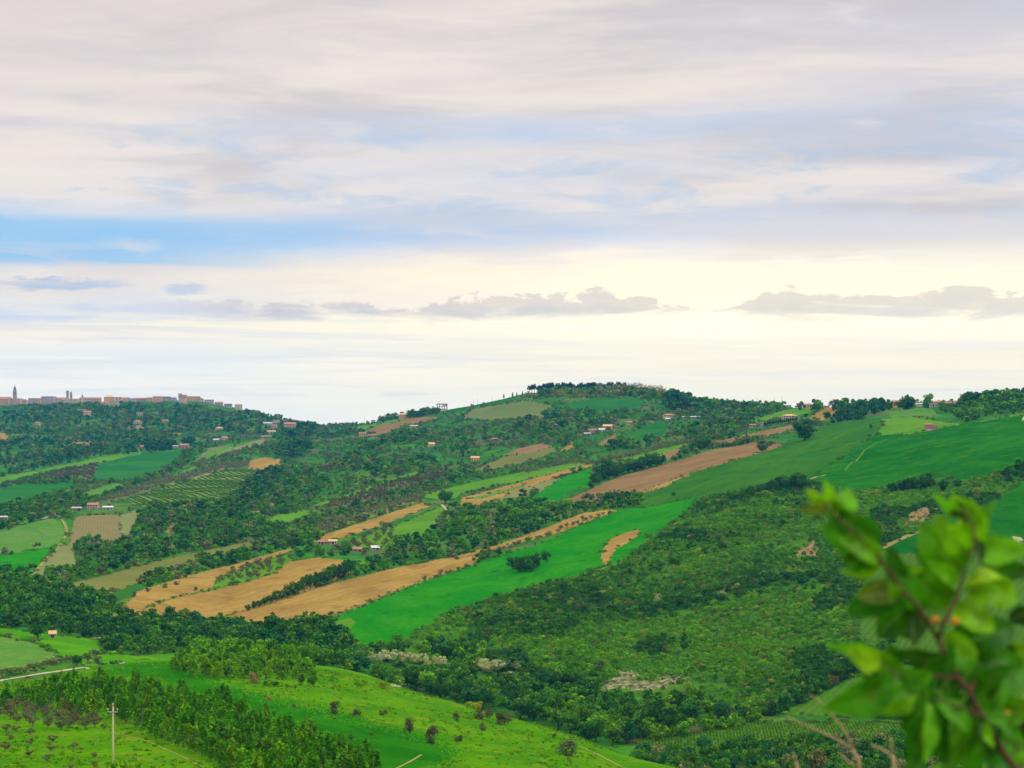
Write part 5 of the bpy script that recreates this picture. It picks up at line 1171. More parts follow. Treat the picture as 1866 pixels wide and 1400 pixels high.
# fortress
x_, y_, z_ = at(331, 735); s_ = y_/K
fo = empty('fortress', (x_, y_, (VH-733)/K*y_), .1); tag(fo, 'dark stepped fortress block with a battlemented top above the tree-covered slope', 'fortress')
b_ = MB(); b_.box(-5.5*s_, 1.0*s_, -6, 6, -8, 15*s_)
for i_ in range(5): b_.box((-5.4+i_*1.35)*s_, (-4.7+i_*1.35)*s_, -6, -5.2, 15.01*s_, 16.6*s_)
b_.build('keep', WALL['lilac'], fo)
b_ = MB(); b_.box(1.01*s_, 9*s_, -5.5, 6, -8, 12.5*s_); b_.build('wing', WALL['orange'], fo)
b_ = MB(); b_.box(.9*s_, 9.3*s_, -6, 6.4, 12.52*s_, 13.3*s_); b_.build('roof', ROOF['brown'], fo)
for i_ in range(3):
    q_ = link('window', win_mesh(1.4, 2.0), fo); q_.location = ((2.6+i_*2.6)*s_, -5.53, 8*s_)
    q_ = link('window', win_mesh(1.4, 2.0), fo); q_.location = ((-4.6+i_*2.0)*s_, -6.03, 10.5*s_)
# the retaining wall under the left end of the town
b_ = MB()
for i_ in range(14):
    u_ = -30+i_*7.5; x_, y_, z_ = at(u_, 736); b_.box(x_-4, x_+4.02, y_-8, y_-7, z_-6, z_+1.4)
tag(b_.build('retaining_wall', WALL['grey']), 'low dark retaining wall running under the left end of the town', 'wall')
# arcaded terrace
x_, y_, z_ = at(150, 749); s_ = y_/K; ar = empty('arcade', (x_, y_, z_), -.05); tag(ar, 'pale arcaded terrace wall with square openings on the slope under the cupola', 'arcade')
b_ = MB(); b_.box(-9*s_, 9*s_, 0, 3, -4, .8*s_); b_.box(-9*s_, 9*s_, 0, 3, 2.6*s_, 3.4*s_)
for i_ in range(8): b_.box((-9+i_*2.45)*s_, (-8.2+i_*2.45)*s_, .02, 2.98, .801*s_, 2.599*s_)
b_.build('wall', WALL['pink'], ar)

for (nm_, u_, v_, w_, h_, wl, rf, sh, nw, yw, lb) in FARM:
    house(nm_, u_, v_, w_, h_, wl, rf, lb, {'barn': 'barn', 'villa': 'villa', 'greenhouse': 'greenhouse', 'shed': 'shed'}.get(nm_, 'house'), sh, yw, None, nw, .3, .7, sink=3)
# unfinished concrete frame on the ridge
x_, y_, z_ = at(806, 746); s_ = y_/K; uf = empty('unfinished_building', (x_, y_, (VH-745)/K*y_), .1); tag(uf, 'unfinished two-storey concrete frame with open bays on the ridge', 'building')
W_, D_ = 19*s_, 9
b_ = MB()
for lv_ in (0, 1, 2): b_.box(-W_/2, W_/2, 0, D_, lv_*4.2*s_-.5-(2 if lv_ == 0 else 0), lv_*4.2*s_)
b_.build('floor_slab', WALL['concrete'], uf)
for i_ in range(5):
    for j_ in (0.01, D_-.61):
        for lv_ in (0, 1):
            c_ = MB(); c_.box(-.35, .35, 0, .6, .001, 4.2*s_-.501); q_ = c_.build('column', WALL['concrete'], uf); q_.location = (-W_/2+.36+i_*(W_-.72)/4, j_, lv_*4.2*s_)
b_ = MB(); b_.box(W_*.08, W_*.24, .2, .4, 4.21*s_, 8.4*s_-.51); b_.box(W_*.30, W_*.47, .2, .4, 4.21*s_, 8.4*s_-.51); b_.build('infill_wall', WALL['brick'], uf)
b_ = MB(); b_.box(-W_/2-.4, W_/2+.4, -.4, D_+.4, 8.41*s_, 9.3*s_); b_.build('roof', ROOF['red'], uf)
# ruin in the wheat
x_, y_, z_ = at(1697, 784); s_ = y_/K; ru = empty('ruined_house', (x_, y_, z_-.3), -.12); tag(ru, 'roofless brick farmhouse ruin with empty window openings above the green wheat', 'ruin')
W_, H_ = 23*s_, 11*s_; b_ = MB(); D_ = W_*.6
xs_ = [-W_/2, -W_*.38, -W_*.26, -W_*.16, -W_*.02, W_*.06, W_*.20, W_*.28, W_*.42, W_/2]
for i_ in range(len(xs_)-1):
    top_ = H_*(.82+.2*math.sin(i_*1.9))
    if i_ % 2 == 0: b_.box(xs_[i_], xs_[i_+1], -D_/2, -D_/2+.5, -2, top_)
    else: b_.box(xs_[i_]+.001, xs_[i_+1]-.001, -D_/2+.02, -D_/2+.48, -2, H_*.2 if i_ != 3 else -1.9); b_.box(xs_[i_]+.001, xs_[i_+1]-.001, -D_/2+.02, -D_/2+.48, H_*.58, top_*.96)
b_.box(-W_/2+.01, -W_/2+.5, -D_/2+.501, D_/2-.501, -2, H_*.85); b_.box(W_/2-.5, W_/2-.01, -D_/2+.501, D_/2-.501, -2, H_*.7); b_.box(-W_/2, W_/2, D_/2-.5, D_/2, -2, H_*.95)
b_.build('wall', WALL['brick'], ru)
b_ = MB(); b_.box(-W_/2+.5, W_*.0, -D_/2-.15, -D_/2-.01, -1, H_*.3); b_.build('plinth', WALL['white'], ru)
b_ = MB(); vs_ = [(-W_/2-.4, -D_/2-.4, H_*.93), (W_*.1, -D_/2-.4, H_*.93), (W_*.1, D_*.1, H_*1.16), (-W_/2-.4, D_*.1, H_*1.16)]
b_.add(vs_+[(a, c, d+.25) for a, c, d in vs_], [(0, 3, 2, 1), (4, 5, 6, 7), (0, 1, 5, 4), (1, 2, 6, 5), (2, 3, 7, 6), (3, 0, 4, 7)]); b_.build('roof', ROOF['brown'], ru)
# hay heap at the right edge
x_, y_, z_ = at(1867, 767); s_ = y_/K; b_ = MB(); b_.tube([(0, 0, -.5), (0, 0, 3*s_), (0, 0, 6*s_), (0, 0, 7.5*s_)], [5*s_, 4.6*s_, 2.6*s_, .3], 14)
o_ = b_.build('haystack', plain('hay', (.55, .45, .24), .95, .05, .25, 1.5), None, True); o_.location = (x_, y_, z_); tag(o_, 'cream domed haystack at the right edge above the green wheat', 'haystack')
# pale stones above the pasture: a tumbled dry-stone wall
sw = MB(); rr = random.Random(5)
for (u_, v_) in line_px([(713, 1250), (735, 1253), (757, 1255), (777, 1258)], 64):
    x_, y_, z_ = at(u_+rr.uniform(-.7, .7), v_+rr.uniform(-1.2, .8), 380); a_ = rr.uniform(.12, .28); base_ = len(sw.v)
    ph = rr.random()*6.28
    pts_ = [(x_+a_*1.3*math.cos(ph+k*PI/3)*rr.uniform(.75, 1.1), y_+a_*math.sin(ph+k*PI/3)*rr.uniform(.75, 1.1)) for k in range(6)]
    hh_ = a_*rr.uniform(.7, 1.4)
    sw.add([(p[0], p[1], z_-.15) for p in pts_]+[(x_+(p[0]-x_)*.75, y_+(p[1]-y_)*.75, z_+hh_) for p in pts_]+[(x_, y_, z_+hh_*1.12)],
           [(k, (k+1) % 6, 6+(k+1) % 6, 6+k) for k in range(6)]+[(6+k, 6+(k+1) % 6, 12) for k in range(6)])
tag(sw.build('stone_wall', plain('pale_stones', (.42, .38, .29), .9, .1, .3, 3)), 'tumbled pale dry-stone wall between the lime pasture and the stream wood', 'wall')

# ------------------------------------------------------------------ poles
CONC = plain('weathered_concrete', (.33, .31, .17), .9, .05, .2, 1.5); STEEL = plain('galvanised_steel', (.30, .31, .32), .5, .4, .1, 2); PORC = plain('white_porcelain', (.45, .47, .40), .4, .3, .05, 3)
y_ = 178.0; x_ = (206-UC)/K*y_; s_ = y_/K; z_ = gz(x_, y_); top_ = (VH-1287)/K*y_-z_
po = empty('utility_pole', (x_, y_, z_), -.12); tag(po, 'tall pale concrete power pole with a short crossarm on the grass', 'utility pole')
b_ = MB(); b_.tube([(0, 0, -.6), (0, 0, top_*.5), (0, 0, top_)], [.115, .098, .080], 14); b_.build('pole', CONC, po, True)
b_ = MB(); za_ = top_-10.0*s_; b_.box(-.50, .50, -.15, -.10, za_-.045, za_+.045); b_.box(-.04, .04, -.102, .10, za_-.06, za_+.06); b_.build('crossarm', STEEL, po)
def insul(x, y, z):
    b = MB(); b.tube([(0, 0, 0), (0, 0, .09), (0, 0, .10), (0, 0, .20), (0, 0, .21), (0, 0, .28)], [.018, .018, .05, .056, .04, .025], 12)
    o = b.build('insulator', PORC, po, True); o.location = (x, y, z)
for sx_ in (-.46, .46): insul(sx_, -.125, za_+.046)
insul(0, 0, top_)
for (u_, v_, h_, lb) in [(863,732,10,'thin twin mast, the left one, on the bare ridge left of the hilltop pines'),(870.5,731,10,'thin twin mast, the right one, on the bare ridge left of the hilltop pines'),(897,727,8,'thin lone mast on the ridge nearest the hilltop pines'),(664,771,13,'thin mast in the saddle between the two hills'),
   (1380,742,17,'tall thin aerial on the skyline right of the hilltop'),(1411,742,18,'thicker lattice-like aerial on the skyline beside a round tree'),(1425,742,20,'thin aerial just right of the thicker one on the skyline'),(1497,744,17,'thin aerial next to the orange skyline house')]:
    x_, y_, z_ = at(u_, v_); H_ = h_*y_/K; o_ = empty('mast', (x_, y_, z_)); tag(o_, lb, 'mast', None)
    b_ = MB(); b_.tube([(0, 0, -1), (0, 0, H_)], [.20, .11], 6); b_.build('pole', STEEL, o_)
    b_ = MB(); b_.box(-.9, .9, -.05, .05, H_*.9, H_*.9+.12); b_.build('crossarm', STEEL, o_)
# ------------------------------------------------------------------ the sapling close to the camera
def near(u, v, d): return Vector(((u-UC)/K*d, d, (VH-v)/K*d))
def leaf_blade_mat():
    m, b = new_mat('sapling_leaf')
    t = b.new('ShaderNodeAttribute', attribute_type='OBJECT', attribute_name='tint').outputs['Vector']
    s = b.new('ShaderNodeAttribute', attribute_type='GEOMETRY', attribute_name='across').outputs['Fac']
    l = b.new('ShaderNodeAttribute', attribute_type='GEOMETRY', attribute_name='along').outputs['Fac']
    tc = b.new('ShaderNodeTexCoord').outputs['Object']
    n = b.noise(tc, 42, 4, .7)
    a_ = b.math('ABSOLUTE', s)
    rib = b.smooth(a_, .10, .02)
    side = b.smooth(b.math('SINE', b.mul(b.add(l, b.mul(a_, -.22)), 62)), .75, 1.0)
    col = b.scale_col(t, b.lerp(n, .3, .7, .45, 1.55))
    col = b.mix(b.mul(b.math('MAXIMUM', rib, b.mul(side, .5)), .45), col, (.16, .32, .05, 1))
    spot = b.smooth(b.noise(tc, 130, 2, .5), .66, .74)
    col = b.mix(b.mul(spot, .55), col, (.20, .11, .02, 1))
    p = b.new('ShaderNodeBsdfPrincipled'); b.put(p.inputs['Base Color'], col); p.inputs['Roughness'].default_value = .42; p.inputs['Specular IOR Level'].default_value = .16
    tr = b.new('ShaderNodeBsdfTranslucent'); b.put(tr.inputs[0], col)
    mx = b.new('ShaderNodeMixShader'); mx.inputs[0].default_value = .46
    out = b.new('ShaderNodeOutputMaterial')
    b.nt.links.new(p.outputs[0], mx.inputs[1]); b.nt.links.new(tr.outputs[0], mx.inputs[2]); b.nt.links.new(mx.outputs[0], out.inputs[0])
    return m
BLADE = leaf_blade_mat()
TWIG = plain('sapling_bark', (.065, .032, .018), .7, .2, .25, 60); DRY = plain('dry_twig', (.27, .20, .10), .8, .15, .2, 60); BUD = plain('orange_bud', (.55, .16, .02), .6, .2, .2, 60)
DP = 2.1
STEM = [(1850,1400,2.12),(1830,1376,2.12),(1805,1331,2.11),(1785,1300,2.11),(1765,1262,2.10),(1745,1236,2.10),(1726,1198,2.10),(1709,1164,2.10)]
BR_A = [(1709,1164,2.10),(1690,1132,2.09),(1668,1100,2.08),(1645,1078,2.08),(1632,1058,2.07),(1612,1030,2.07),(1585,995,2.06),(1548,965,2.05),(1520,938,2.05),(1500,915,2.05)]
BR_B = [(1709,1164,2.10),(1728,1120,2.11),(1745,1085,2.12),(1757,1045,2.12),(1766,1015,2.12),(1778,992,2.13),(1772,955,2.13),(1750,925,2.13)]
BR_C = [(1765,1262,2.10),(1775,1246,2.13),(1782,1236,2.16),(1800,1215,2.2)]
BR_D = [(1745,1236,2.10),(1700,1232,2.06),(1660,1238,2.03),(1630,1228,2.02),(1605,1210,2.0)]
BR_E = [(1805,1331,2.11),(1790,1305,2.06),(1740,1285,2.03),(1700,1272,2.02)]
BR_F = [(1862,1440,2.13),(1864,1400,2.16),(1858,1370,2.18),(1850,1345,2.2),(1830,1310,2.22)]
sap = empty('sapling', (.62, 2.16, gz(.62, 2.16))); tag(sap, 'leafy green sapling with broad leaves and brown stem, close to the camera', 'sapling')
bpy.context.view_layer.update()
inv = sap.matrix_world.inverted()
def child(name, me, mat=None):
    o = link(name, me, sap, mat); return o
root = [(Vector((.62, 2.16, gz(.62, 2.16)-.05))), Vector((.615, 2.15, -1.7)), Vector((.60, 2.14, -.9)), Vector((.575, 2.125, -.5))]
main = root+[near(*p) for p in STEM]
def shift(pts): return [p-Vector(sap.location) for p in pts]
b_ = MB(); b_.tube(shift(main), [.009, .008, .0065, .0056]+[.0043, .0041, .0039, .0037, .0035, .0033, .0031, .0029], 9); b_.build('stem', TWIG, sap, True)
ALLST = list(main)
for br, r0 in ((BR_A, .0025), (BR_B, .0027), (BR_C, .0024), (BR_D, .0022), (BR_E, .0022), (BR_F, .0025)):
    pts = [near(*p) for p in br]; n_ = len(pts)
    if br is BR_F: pts = [Vector((.64, 2.17, -1.2)), Vector((.63, 2.16, -.6))]+pts; n_ += 2
    b_ = MB(); b_.tube(shift(pts), [r0*(1-.62*i/(n_-1)) for i in range(n_)], 7); b_.build('branch', TWIG, sap, True)
    for a, c in zip(pts[:-1], pts[1:]):
        for k in range(6): ALLST.append(a.lerp(c, k/6))
for a, c in zip(main[4:-1], main[5:]):
    for k in range(6): ALLST.append(a.lerp(c, k/6))
TONE = {'d': (.016, .125, .002), 'k': (.010, .050, .003), 'm': (.050, .225, .002), 'b': (.115, .350, .002), 'y': (.20, .44, .004), 'o': (.085, .14, .004)}
LEAVES = [ # base, tip, width, tone, depth, roll, arch, fold
 ((1512,918),(1464,930),24,'o',2.04,.4,.25,.5),((1516,905),(1466,896),26,'y',2.05,.8,.3,.6),((1522,925),(1505,882),24,'y',2.05,.3,.2,.4),((1530,955),(1546,888),46,'b',2.06,.2,.15,.3),((1530,948),(1518,905),30,'b',2.04,.1,.15,.3),
 ((1601,988),(1512,930),62,'d',2.05,.25,.2,.35),((1607,1016),(1498,958),58,'m',2.04,.1,.25,.3),((1604,1022),(1532,978),44,'b',2.02,-.3,.2,.4),((1606,1024),(1532,1012),48,'m',2.03,.5,.2,.4),((1607,1027),(1530,1046),28,'y',2.03,.7,.2,.4),
 ((1640,1066),(1622,998),38,'d',2.07,.2,.15,.3),((1646,1068),(1541,1120),64,'d',2.06,-.2,.25,.3),((1650,1072),(1560,1090),44,'o',2.05,-.4,.2,.4),
 ((1742,1100),(1642,1034),70,'m',2.09,.35,.3,.35),((1742,1084),(1662,1032),34,'y',2.08,.9,.35,.3),((1668,1094),(1598,1160),62,'d',2.08,.1,.2,.3),((1664,1116),(1664,1178),36,'k',2.07,.2,.1,.5),((1690,1140),(1646,1160),24,'k',2.09,.5,.1,.4),
 ((1756,928),(1708,912),26,'b',2.12,.6,.4,.5),((1764,940),(1738,896),40,'b',2.12,.7,.35,.4),((1760,938),(1728,936),32,'k',2.11,-.5,.2,.5),((1778,992),(1768,912),46,'b',2.13,.1,.15,.3),((1785,985),(1790,925),30,'m',2.15,.2,.15,.3),
 ((1748,1044),(1680,962),84,'m',2.12,.15,.2,.25),((1742,1040),(1672,1010),46,'d',2.13,.3,.2,.3),((1766,1010),(1708,946),46,'b',2.10,.3,.2,.35),((1782,1006),(1872,1002),54,'b',2.13,.3,.25,.3),((1772,985),(1792,1020),26,'k',2.12,.4,.1,.4),
 ((1758,1070),(1862,1090),60,'b',2.12,.2,.35,.3),((1760,1066),(1842,1052),30,'y',2.10,.9,.35,.3),((1792,1034),(1890,1046),40,'d',2.15,.3,.2,.4),((1738,1108),(1812,1146),56,'b',2.09,.3,.2,.3),((1745,1110),(1800,1118),30,'m',2.12,.5,.2,.3),
 ((1728,1180),(1852,1142),84,'d',2.13,.15,.25,.25),((1735,1195),(1830,1188),60,'m',2.15,.2,.2,.3),((1838,1128),(1900,1112),34,'k',2.2,.2,.2,.4),
 ((1632,1206),(1508,1172),30,'b',2.02,.3,.2,.4),((1604,1212),(1548,1186),44,'y',1.99,.1,.2,.3),((1636,1226),(1588,1186),38,'m',2.01,.3,.2,.4),((1630,1236),(1512,1296),68,'m',2.01,.2,.3,.35),((1630,1228),(1570,1232),40,'d',2.03,.4,.2,.4),((1664,1244),(1596,1304),54,'b',2.02,.25,.25,.35),
 ((1660,1238),(1628,1272),34,'m',2.0,.1,.2,.4),((1722,1196),(1640,1192),38,'d',2.07,.4,.25,.4),((1760,1226),(1672,1250),40,'d',2.06,.4,.25,.4),((1742,1222),(1842,1198),70,'d',2.12,.25,.25,.3),((1742,1235),(1776,1180),40,'m',2.1,.3,.2,.3),((1784,1240),(1880,1216),80,'m',2.17,.2,.25,.3),
 ((1792,1225),(1880,1180),60,'b',2.19,.3,.2,.3),((1766,1264),(1706,1290),28,'d',2.08,.4,.2,.5),((1692,1270),(1660,1402),66,'d',2.02,.2,.15,.3),((1690,1280),(1688,1390),34,'b',2.0,.5,.1,.4),((1706,1284),(1716,1392),46,'d',2.03,-.2,.15,.35),((1668,1250),(1690,1310),50,'m',2.03,.3,.2,.3),
 ((1745,1288),(1738,1404),52,'m',2.03,.3,.15,.35),((1770,1292),(1756,1380),40,'d',2.05,-.3,.15,.4),((1782,1286),(1836,1250),50,'m',2.14,.3,.25,.3),((1800,1312),(1880,1284),54,'b',2.16,.3,.25,.3),((1814,1340),(1872,1370),54,'m',2.14,.2,.2,.3),((1828,1310),(1868,1330),44,'b',2.2,.2,.2,.3),
 ((1842,1392),(1886,1402),44,'b',2.12,.3,.2,.4),((1850,1350),(1840,1290),44,'d',2.22,.2,.2,.3),((1790,1330),(1760,1412),40,'m',2.08,.2,.2,.3),((1830,1380),(1800,1440),60,'d',2.1,.2,.2,.3),((1680,1380),(1640,1430),50,'d',2.03,.2,.2,.3),((1720,1390),(1690,1450),60,'m',2.04,.2,.2,.3),((1858,1372),(1900,1330),50,'d',2.2,.2,.2,.3),
 ((1748,1240),(1690,1208),40,'d',2.11,.3,.2,.3),((1770,1268),(1822,1238),46,'k',2.12,.2,.2,.4),((1795,1218),(1820,1262),44,'d',2.18,.3,.2,.3),((1822,1300),(1790,1262),40,'m',2.2,.2,.2,.3),((1850,1345),(1810,1378),44,'d',2.16,.2,.2,.3),((1740,1238),(1720,1285),36,'d',2.13,.3,.2,.4),
 ((1700,1232),(1665,1202),34,'m',2.06,.3,.2,.3),((1740,1286),(1772,1330),44,'k',2.06,.1,.2,.4),((1720,1278),(1728,1340),40,'m',2.04,-.2,.2,.3),((1800,1216),(1850,1178),54,'d',2.21,.2,.2,.3),((1775,1247),(1850,1262),50,'m',2.2,.4,.2,.3),((1690,1132),(1650,1118),34,'d',2.1,.3,.2,.4),((1770,985),(1738,1000),36,'m',2.14,.2,.2,.3),((1700,1274),(1640,1330),44,'d',2.05,.1,.2,.3),((1790,1306),(1812,1380),44,'d',2.1,.1,.2,.3),
]
rs = random.Random(44)
for br, n_ in ((BR_A, 5), (BR_B, 4), (BR_C, 2), (BR_D, 4), (BR_E, 4), (BR_F, 4)):
    for k_ in range(n_):
        i_ = rs.randrange(0 if br is not STEM else 3, len(br)-1); f_ = rs.random()
        u_, v_, d_ = [a+(c-a)*f_ for a, c in zip(br[i_], br[i_+1])]
        an = rs.uniform(0, 2*PI); l_ = rs.uniform(46, 82); o_ = rs.uniform(8, 16)
        LEAVES.append(((u_+math.cos(an)*o_, v_-math.sin(an)*o_), (u_+math.cos(an)*(o_+l_), v_-math.sin(an)*(o_+l_)), l_*rs.uniform(.48, .62), rs.choice('dmmmbbk'), d_+rs.uniform(-.05, .06), rs.uniform(-.5, .8), rs.uniform(.15, .35), rs.uniform(.3, .5)))
def leaf_mesh(B, T, wid, roll, arch, fold, seed):
    ax = T-B; L = ax.length; ax = ax/L
    vdir = Vector((0, -1, 0)); side = ax.cross(vdir).normalized(); nrm = side.cross(ax).normalized()
    if nrm.y > 0: nrm = -nrm
    sd = side*math.cos(roll)+nrm*math.sin(roll); nr = nrm*math.cos(roll)-side*math.sin(roll)
    rnd = random.Random(seed); n, m = 14, 8; vs, fs, ac, al = [], [], [], []
    ph = rnd.random()*6
    for i in range(n+1):
        t = i/n
        w = wid*.5*1.10*(math.sin(PI*min(1, t**.86))**.60)*(1-.14*t) if 0 < t < 1 else .0006
        c = B+ax*(L*t)+nr*(math.sin(PI*t)*arch*L*.6-arch*L*.6*t*t)
        for k in range(m+1):
            s = (k/m-.5)*2
            p = c+sd*(w*s*(1+.07*math.sin(11*t+ph)))+nr*(abs(s)*fold*w*.95-.17*wid*.5*math.sin(8*t+ph+s*1.6)*abs(s)*math.sin(PI*t)+.05*wid*math.sin(26*t)*(1-abs(s))*abs(s))
            vs.append(p-Vector(sap.location)); ac.append(s); al.append(t)
    for i in range(n):
        for k in range(m): a = i*(m+1)+k; fs.append((a, a+1, a+m+2, a+m+1))
    # the stalk, to the nearest wood
    q = min(ALLST, key=lambda p: (p-B).length); b = MB()
    mid = B.lerp(q, .5)-Vector((0, 0, .002)); b.tube([p-Vector(sap.location) for p in (B+ax*L*.03, B, mid, q)], [.0007, .0009, .0010, .0013], 6)
    o_ = len(vs); vs += [Vector(p) for p in b.v]; fs += [tuple(o_+i for i in f) for f in b.f]; ac += [.0]*len(b.v); al += [0.0]*len(b.v)
    me = bpy.data.meshes.new('leaf'); me.from_pydata(vs, [], fs); me.polygons.foreach_set('use_smooth', [True]*len(fs))
    for nm2, vv in (('across', ac), ('along', al)): me.attributes.new(nm2, 'FLOAT', 'POINT').data.foreach_set('value', np.array(vv, np.float32))
    me.update(); return me
for i, (B, T, w, tone, d, roll, arch, fold) in enumerate(LEAVES):
    rr = random.Random(900+i)
    d += .05; Bp, Tp = near(B[0], B[1], d), near(T[0], T[1], d-rr.uniform(-.02, .035))
    o_ = child('leaf', leaf_mesh(Bp, Tp, w/K*d*1.0, roll, arch*(1 if rr.random() < .7 else -.6), fold, i), BLADE)
    c_ = TONE[tone]; k_ = rr.uniform(.85, 1.15); o_['tint'] = [c_[0]*k_*rr.uniform(.8, 1.3), c_[1]*k_, c_[2]*k_]
for (u_, v_, w_, h_, d_) in [(1705,1130,12,16,2.08),(1742,1133,14,14,2.09),(1832,1304,12,20,2.12),(1596,992,6,12,2.08)]:
    b_ = MB(); p_ = near(u_, v_, d_)-Vector(sap.location); s_ = d_/K
    q_ = min(ALLST, key=lambda p: (p-near(u_, v_, d_)).length)-Vector(sap.location); dr = (p_-q_).normalized()
    b_.tube([q_, p_-dr*h_*s_*.6, p_-dr*h_*s_*.3, p_, p_+dr*h_*s_*.35, p_+dr*h_*s_*.6], [.0008, .0009, w_*s_*.38, w_*s_*.5, w_*s_*.36, .0004], 8)
    b_.build('bud', BUD, sap, True)
# dry twigs
def twig(label, trunk, arms, d, r0):
    gx, gy = (trunk[0][0]-UC)/K*d, d+.02
    o = empty('dry_stalk', (gx, gy, gz(gx, gy))); tag(o, label, 'dry stalk')
    L_ = Vector(o.location); pts = [Vector((gx, gy, gz(gx, gy)-.04)), Vector((gx+.01, gy, (gz(gx, gy)+(VH-1400)/K*d)*.5))]+[near(u, v, d) for u, v in trunk]
    b = MB(); n = len(pts); b.tube([p-L_ for p in pts], [r0*(1.35-.35*i/(n-1)) for i in range(n)], 8); b.build('stem', DRY, o, True)
    for arm, ra in arms:
        p2 = [near(u, v, d) for u, v in arm]; n = len(p2)
        b = MB(); b.tube([p-L_ for p in p2], [ra*(1-.6*i/(n-1)) for i in range(n)], 7); b.build('twig', DRY, o, True)
twig('forked straw-coloured dry stalk, the tallest, left of the sapling', [(1566,1400),(1564,1386),(1554,1366)], [([(1554,1367),(1530,1350),(1500,1336),(1465,1321),(1444,1311),(1431,1306)], .0025), ([(1554,1366),(1543,1340),(1531,1320),(1520,1308),(1503,1286),(1488,1274),(1475,1268)], .0025), ([(1560,1398),(1545,1388),(1536,1378),(1528,1370)], .0028), ([(1520,1308),(1519,1300),(1520,1296)], .002)], 3.4, .0032)
twig('short dry stalk with one side twig, between the forked stalk and the sapling', [(1630,1400),(1626,1375)], [([(1626,1376),(1624,1355),(1622,1340)], .0030), ([(1632,1390),(1618,1372),(1600,1362),(1586,1358)], .0030)], 3.3, .0036)
twig('very short dry stalk just left of the forked one', [(1455,1405),(1450,1388)], [([(1450,1388),(1447,1378),(1445,1369)], .0024)], 3.3, .0028)
# ------------------------------------------------------------------ light, sky, air, camera
SUN_EL, SUN_AZ = math.radians(42), math.radians(118)   # azimuth from +Y towards +X: to the right and behind the camera
sun = bpy.data.lights.new('sun', 'SUN'); sun.energy = 1.5; sun.angle = math.radians(14); sun.color = (1.0, .93, .82)
so = bpy.data.objects.new('sun', sun); COL.objects.link(so)
sd_ = Vector((math.sin(SUN_AZ)*math.cos(SUN_EL), math.cos(SUN_AZ)*math.cos(SUN_EL), math.sin(SUN_EL)))
so.rotation_euler = sd_.to_track_quat('Z', 'Y').to_euler(); so.location = sd_*500

W = bpy.data.worlds.new('World'); SC.world = W; W.use_nodes = True
b = NB(W.node_tree)
SKY_STRENGTH = .10
ZENITH = 2.9
skyt = b.new('ShaderNodeTexSky'); skyt.sky_type = 'NISHITA'; skyt.sun_disc = False; skyt.sun_elevation = SUN_EL; skyt.sun_rotation = SUN_AZ; skyt.air_density = 1.2; skyt.dust_density = 2.0
dirv = b.new('ShaderNodeTexCoord').outputs['Generated']
dx, dy, dz = b.sep(dirv)
az = b.math('ARCTAN2', dx, dy)                                                        # azimuth and elevation, in radians
el = b.math('ARCTAN2', dz, b.math('SQRT', b.add(b.mul(dx, dx), b.mul(dy, dy))))
A_ = b.mul(az, K); E_ = b.mul(el, K)                                                  # the same in steps of 1/3482 radian
def nz(sx, sy, detail=4, rough=.55, seed=0.0, dist=0.0, a=A_, e=E_):
    return b.noise(b.xyz(b.mul(a, 1/sx), b.mul(e, 1/sy), seed), 1.0, detail, rough, dist)
n_big = nz(520, 80, 4, .55, 1.3); n_str = nz(420, 46, 4, .55, 4.1, .6); n_med = nz(190, 48, 5, .6, 7.7, .4); n_soft = nz(700, 130, 3, .5, 9.2)
warp = b.add(b.mul(b.sub(n_big, .5), 52), b.mul(b.sub(n_med, .5), 26))
tilt = b.mul(A_, -.012)
Ew = b.add(b.add(E_, warp), tilt)
def vr(stops):
    """colours listed by the photo row they stand at, lowest elevation first"""
    return b.ramp(b.lerp(Ew, -60.0, 800.0, 0, 1), [(((VH-v)+60)/860, lin(*c)) for v, c in sorted(stops, key=lambda q: -q[0])], 'B_SPLINE' if False else 'LINEAR')
left = vr([(0,(228,220,222)),(60,(232,224,225)),(100,(224,219,223)),(150,(240,231,229)),(215,(232,226,228)),(240,(222,220,227)),(275,(243,236,234)),(340,(240,236,236)),(385,(236,235,239)),(404,(176,214,250)),(440,(160,208,251)),(472,(166,211,250)),(488,(226,230,240)),(508,(240,236,234)),(545,(232,233,240)),(558,(210,222,243)),(578,(210,222,243)),(592,(255,247,230)),(620,(244,241,238)),(645,(232,239,242)),(690,(250,247,238)),(740,(244,244,238)),(775,(236,243,240)),(835,(236,243,240))])
mid = vr([(0,(226,219,223)),(60,(236,228,228)),(130,(232,226,228)),(190,(240,232,230)),(225,(214,222,240)),(250,(206,220,242)),(280,(234,231,234)),(330,(216,224,240)),(370,(220,225,239)),(425,(192,213,244)),(444,(206,219,242)),(460,(248,236,226)),(500,(255,246,226)),(560,(252,242,226)),(590,(255,251,224)),(615,(245,243,236)),(640,(236,240,238)),(665,(255,252,238)),(715,(252,249,236)),(775,(250,250,238)),(835,(246,249,240))])
right = vr([(0,(216,213,222)),(60,(212,213,225)),(130,(226,222,228)),(175,(220,220,230)),(230,(206,214,234)),(285,(200,213,238)),(325,(220,224,237)),(365,(212,219,236)),(405,(222,222,230)),(425,(244,232,222)),(455,(255,242,214)),(505,(255,252,226)),(560,(255,250,222)),(600,(252,247,228)),(640,(246,244,234)),(690,(255,251,232)),(740,(248,247,236)),(775,(252,250,238)),(835,(250,248,238))])
Aw = b.add(A_, b.mul(b.sub(n_soft, .5), 500))
c = b.mix(b.smooth(Aw, -820.0, -80.0), left, mid)
c = b.mix(b.smooth(Aw, 40.0, 860.0), c, right)
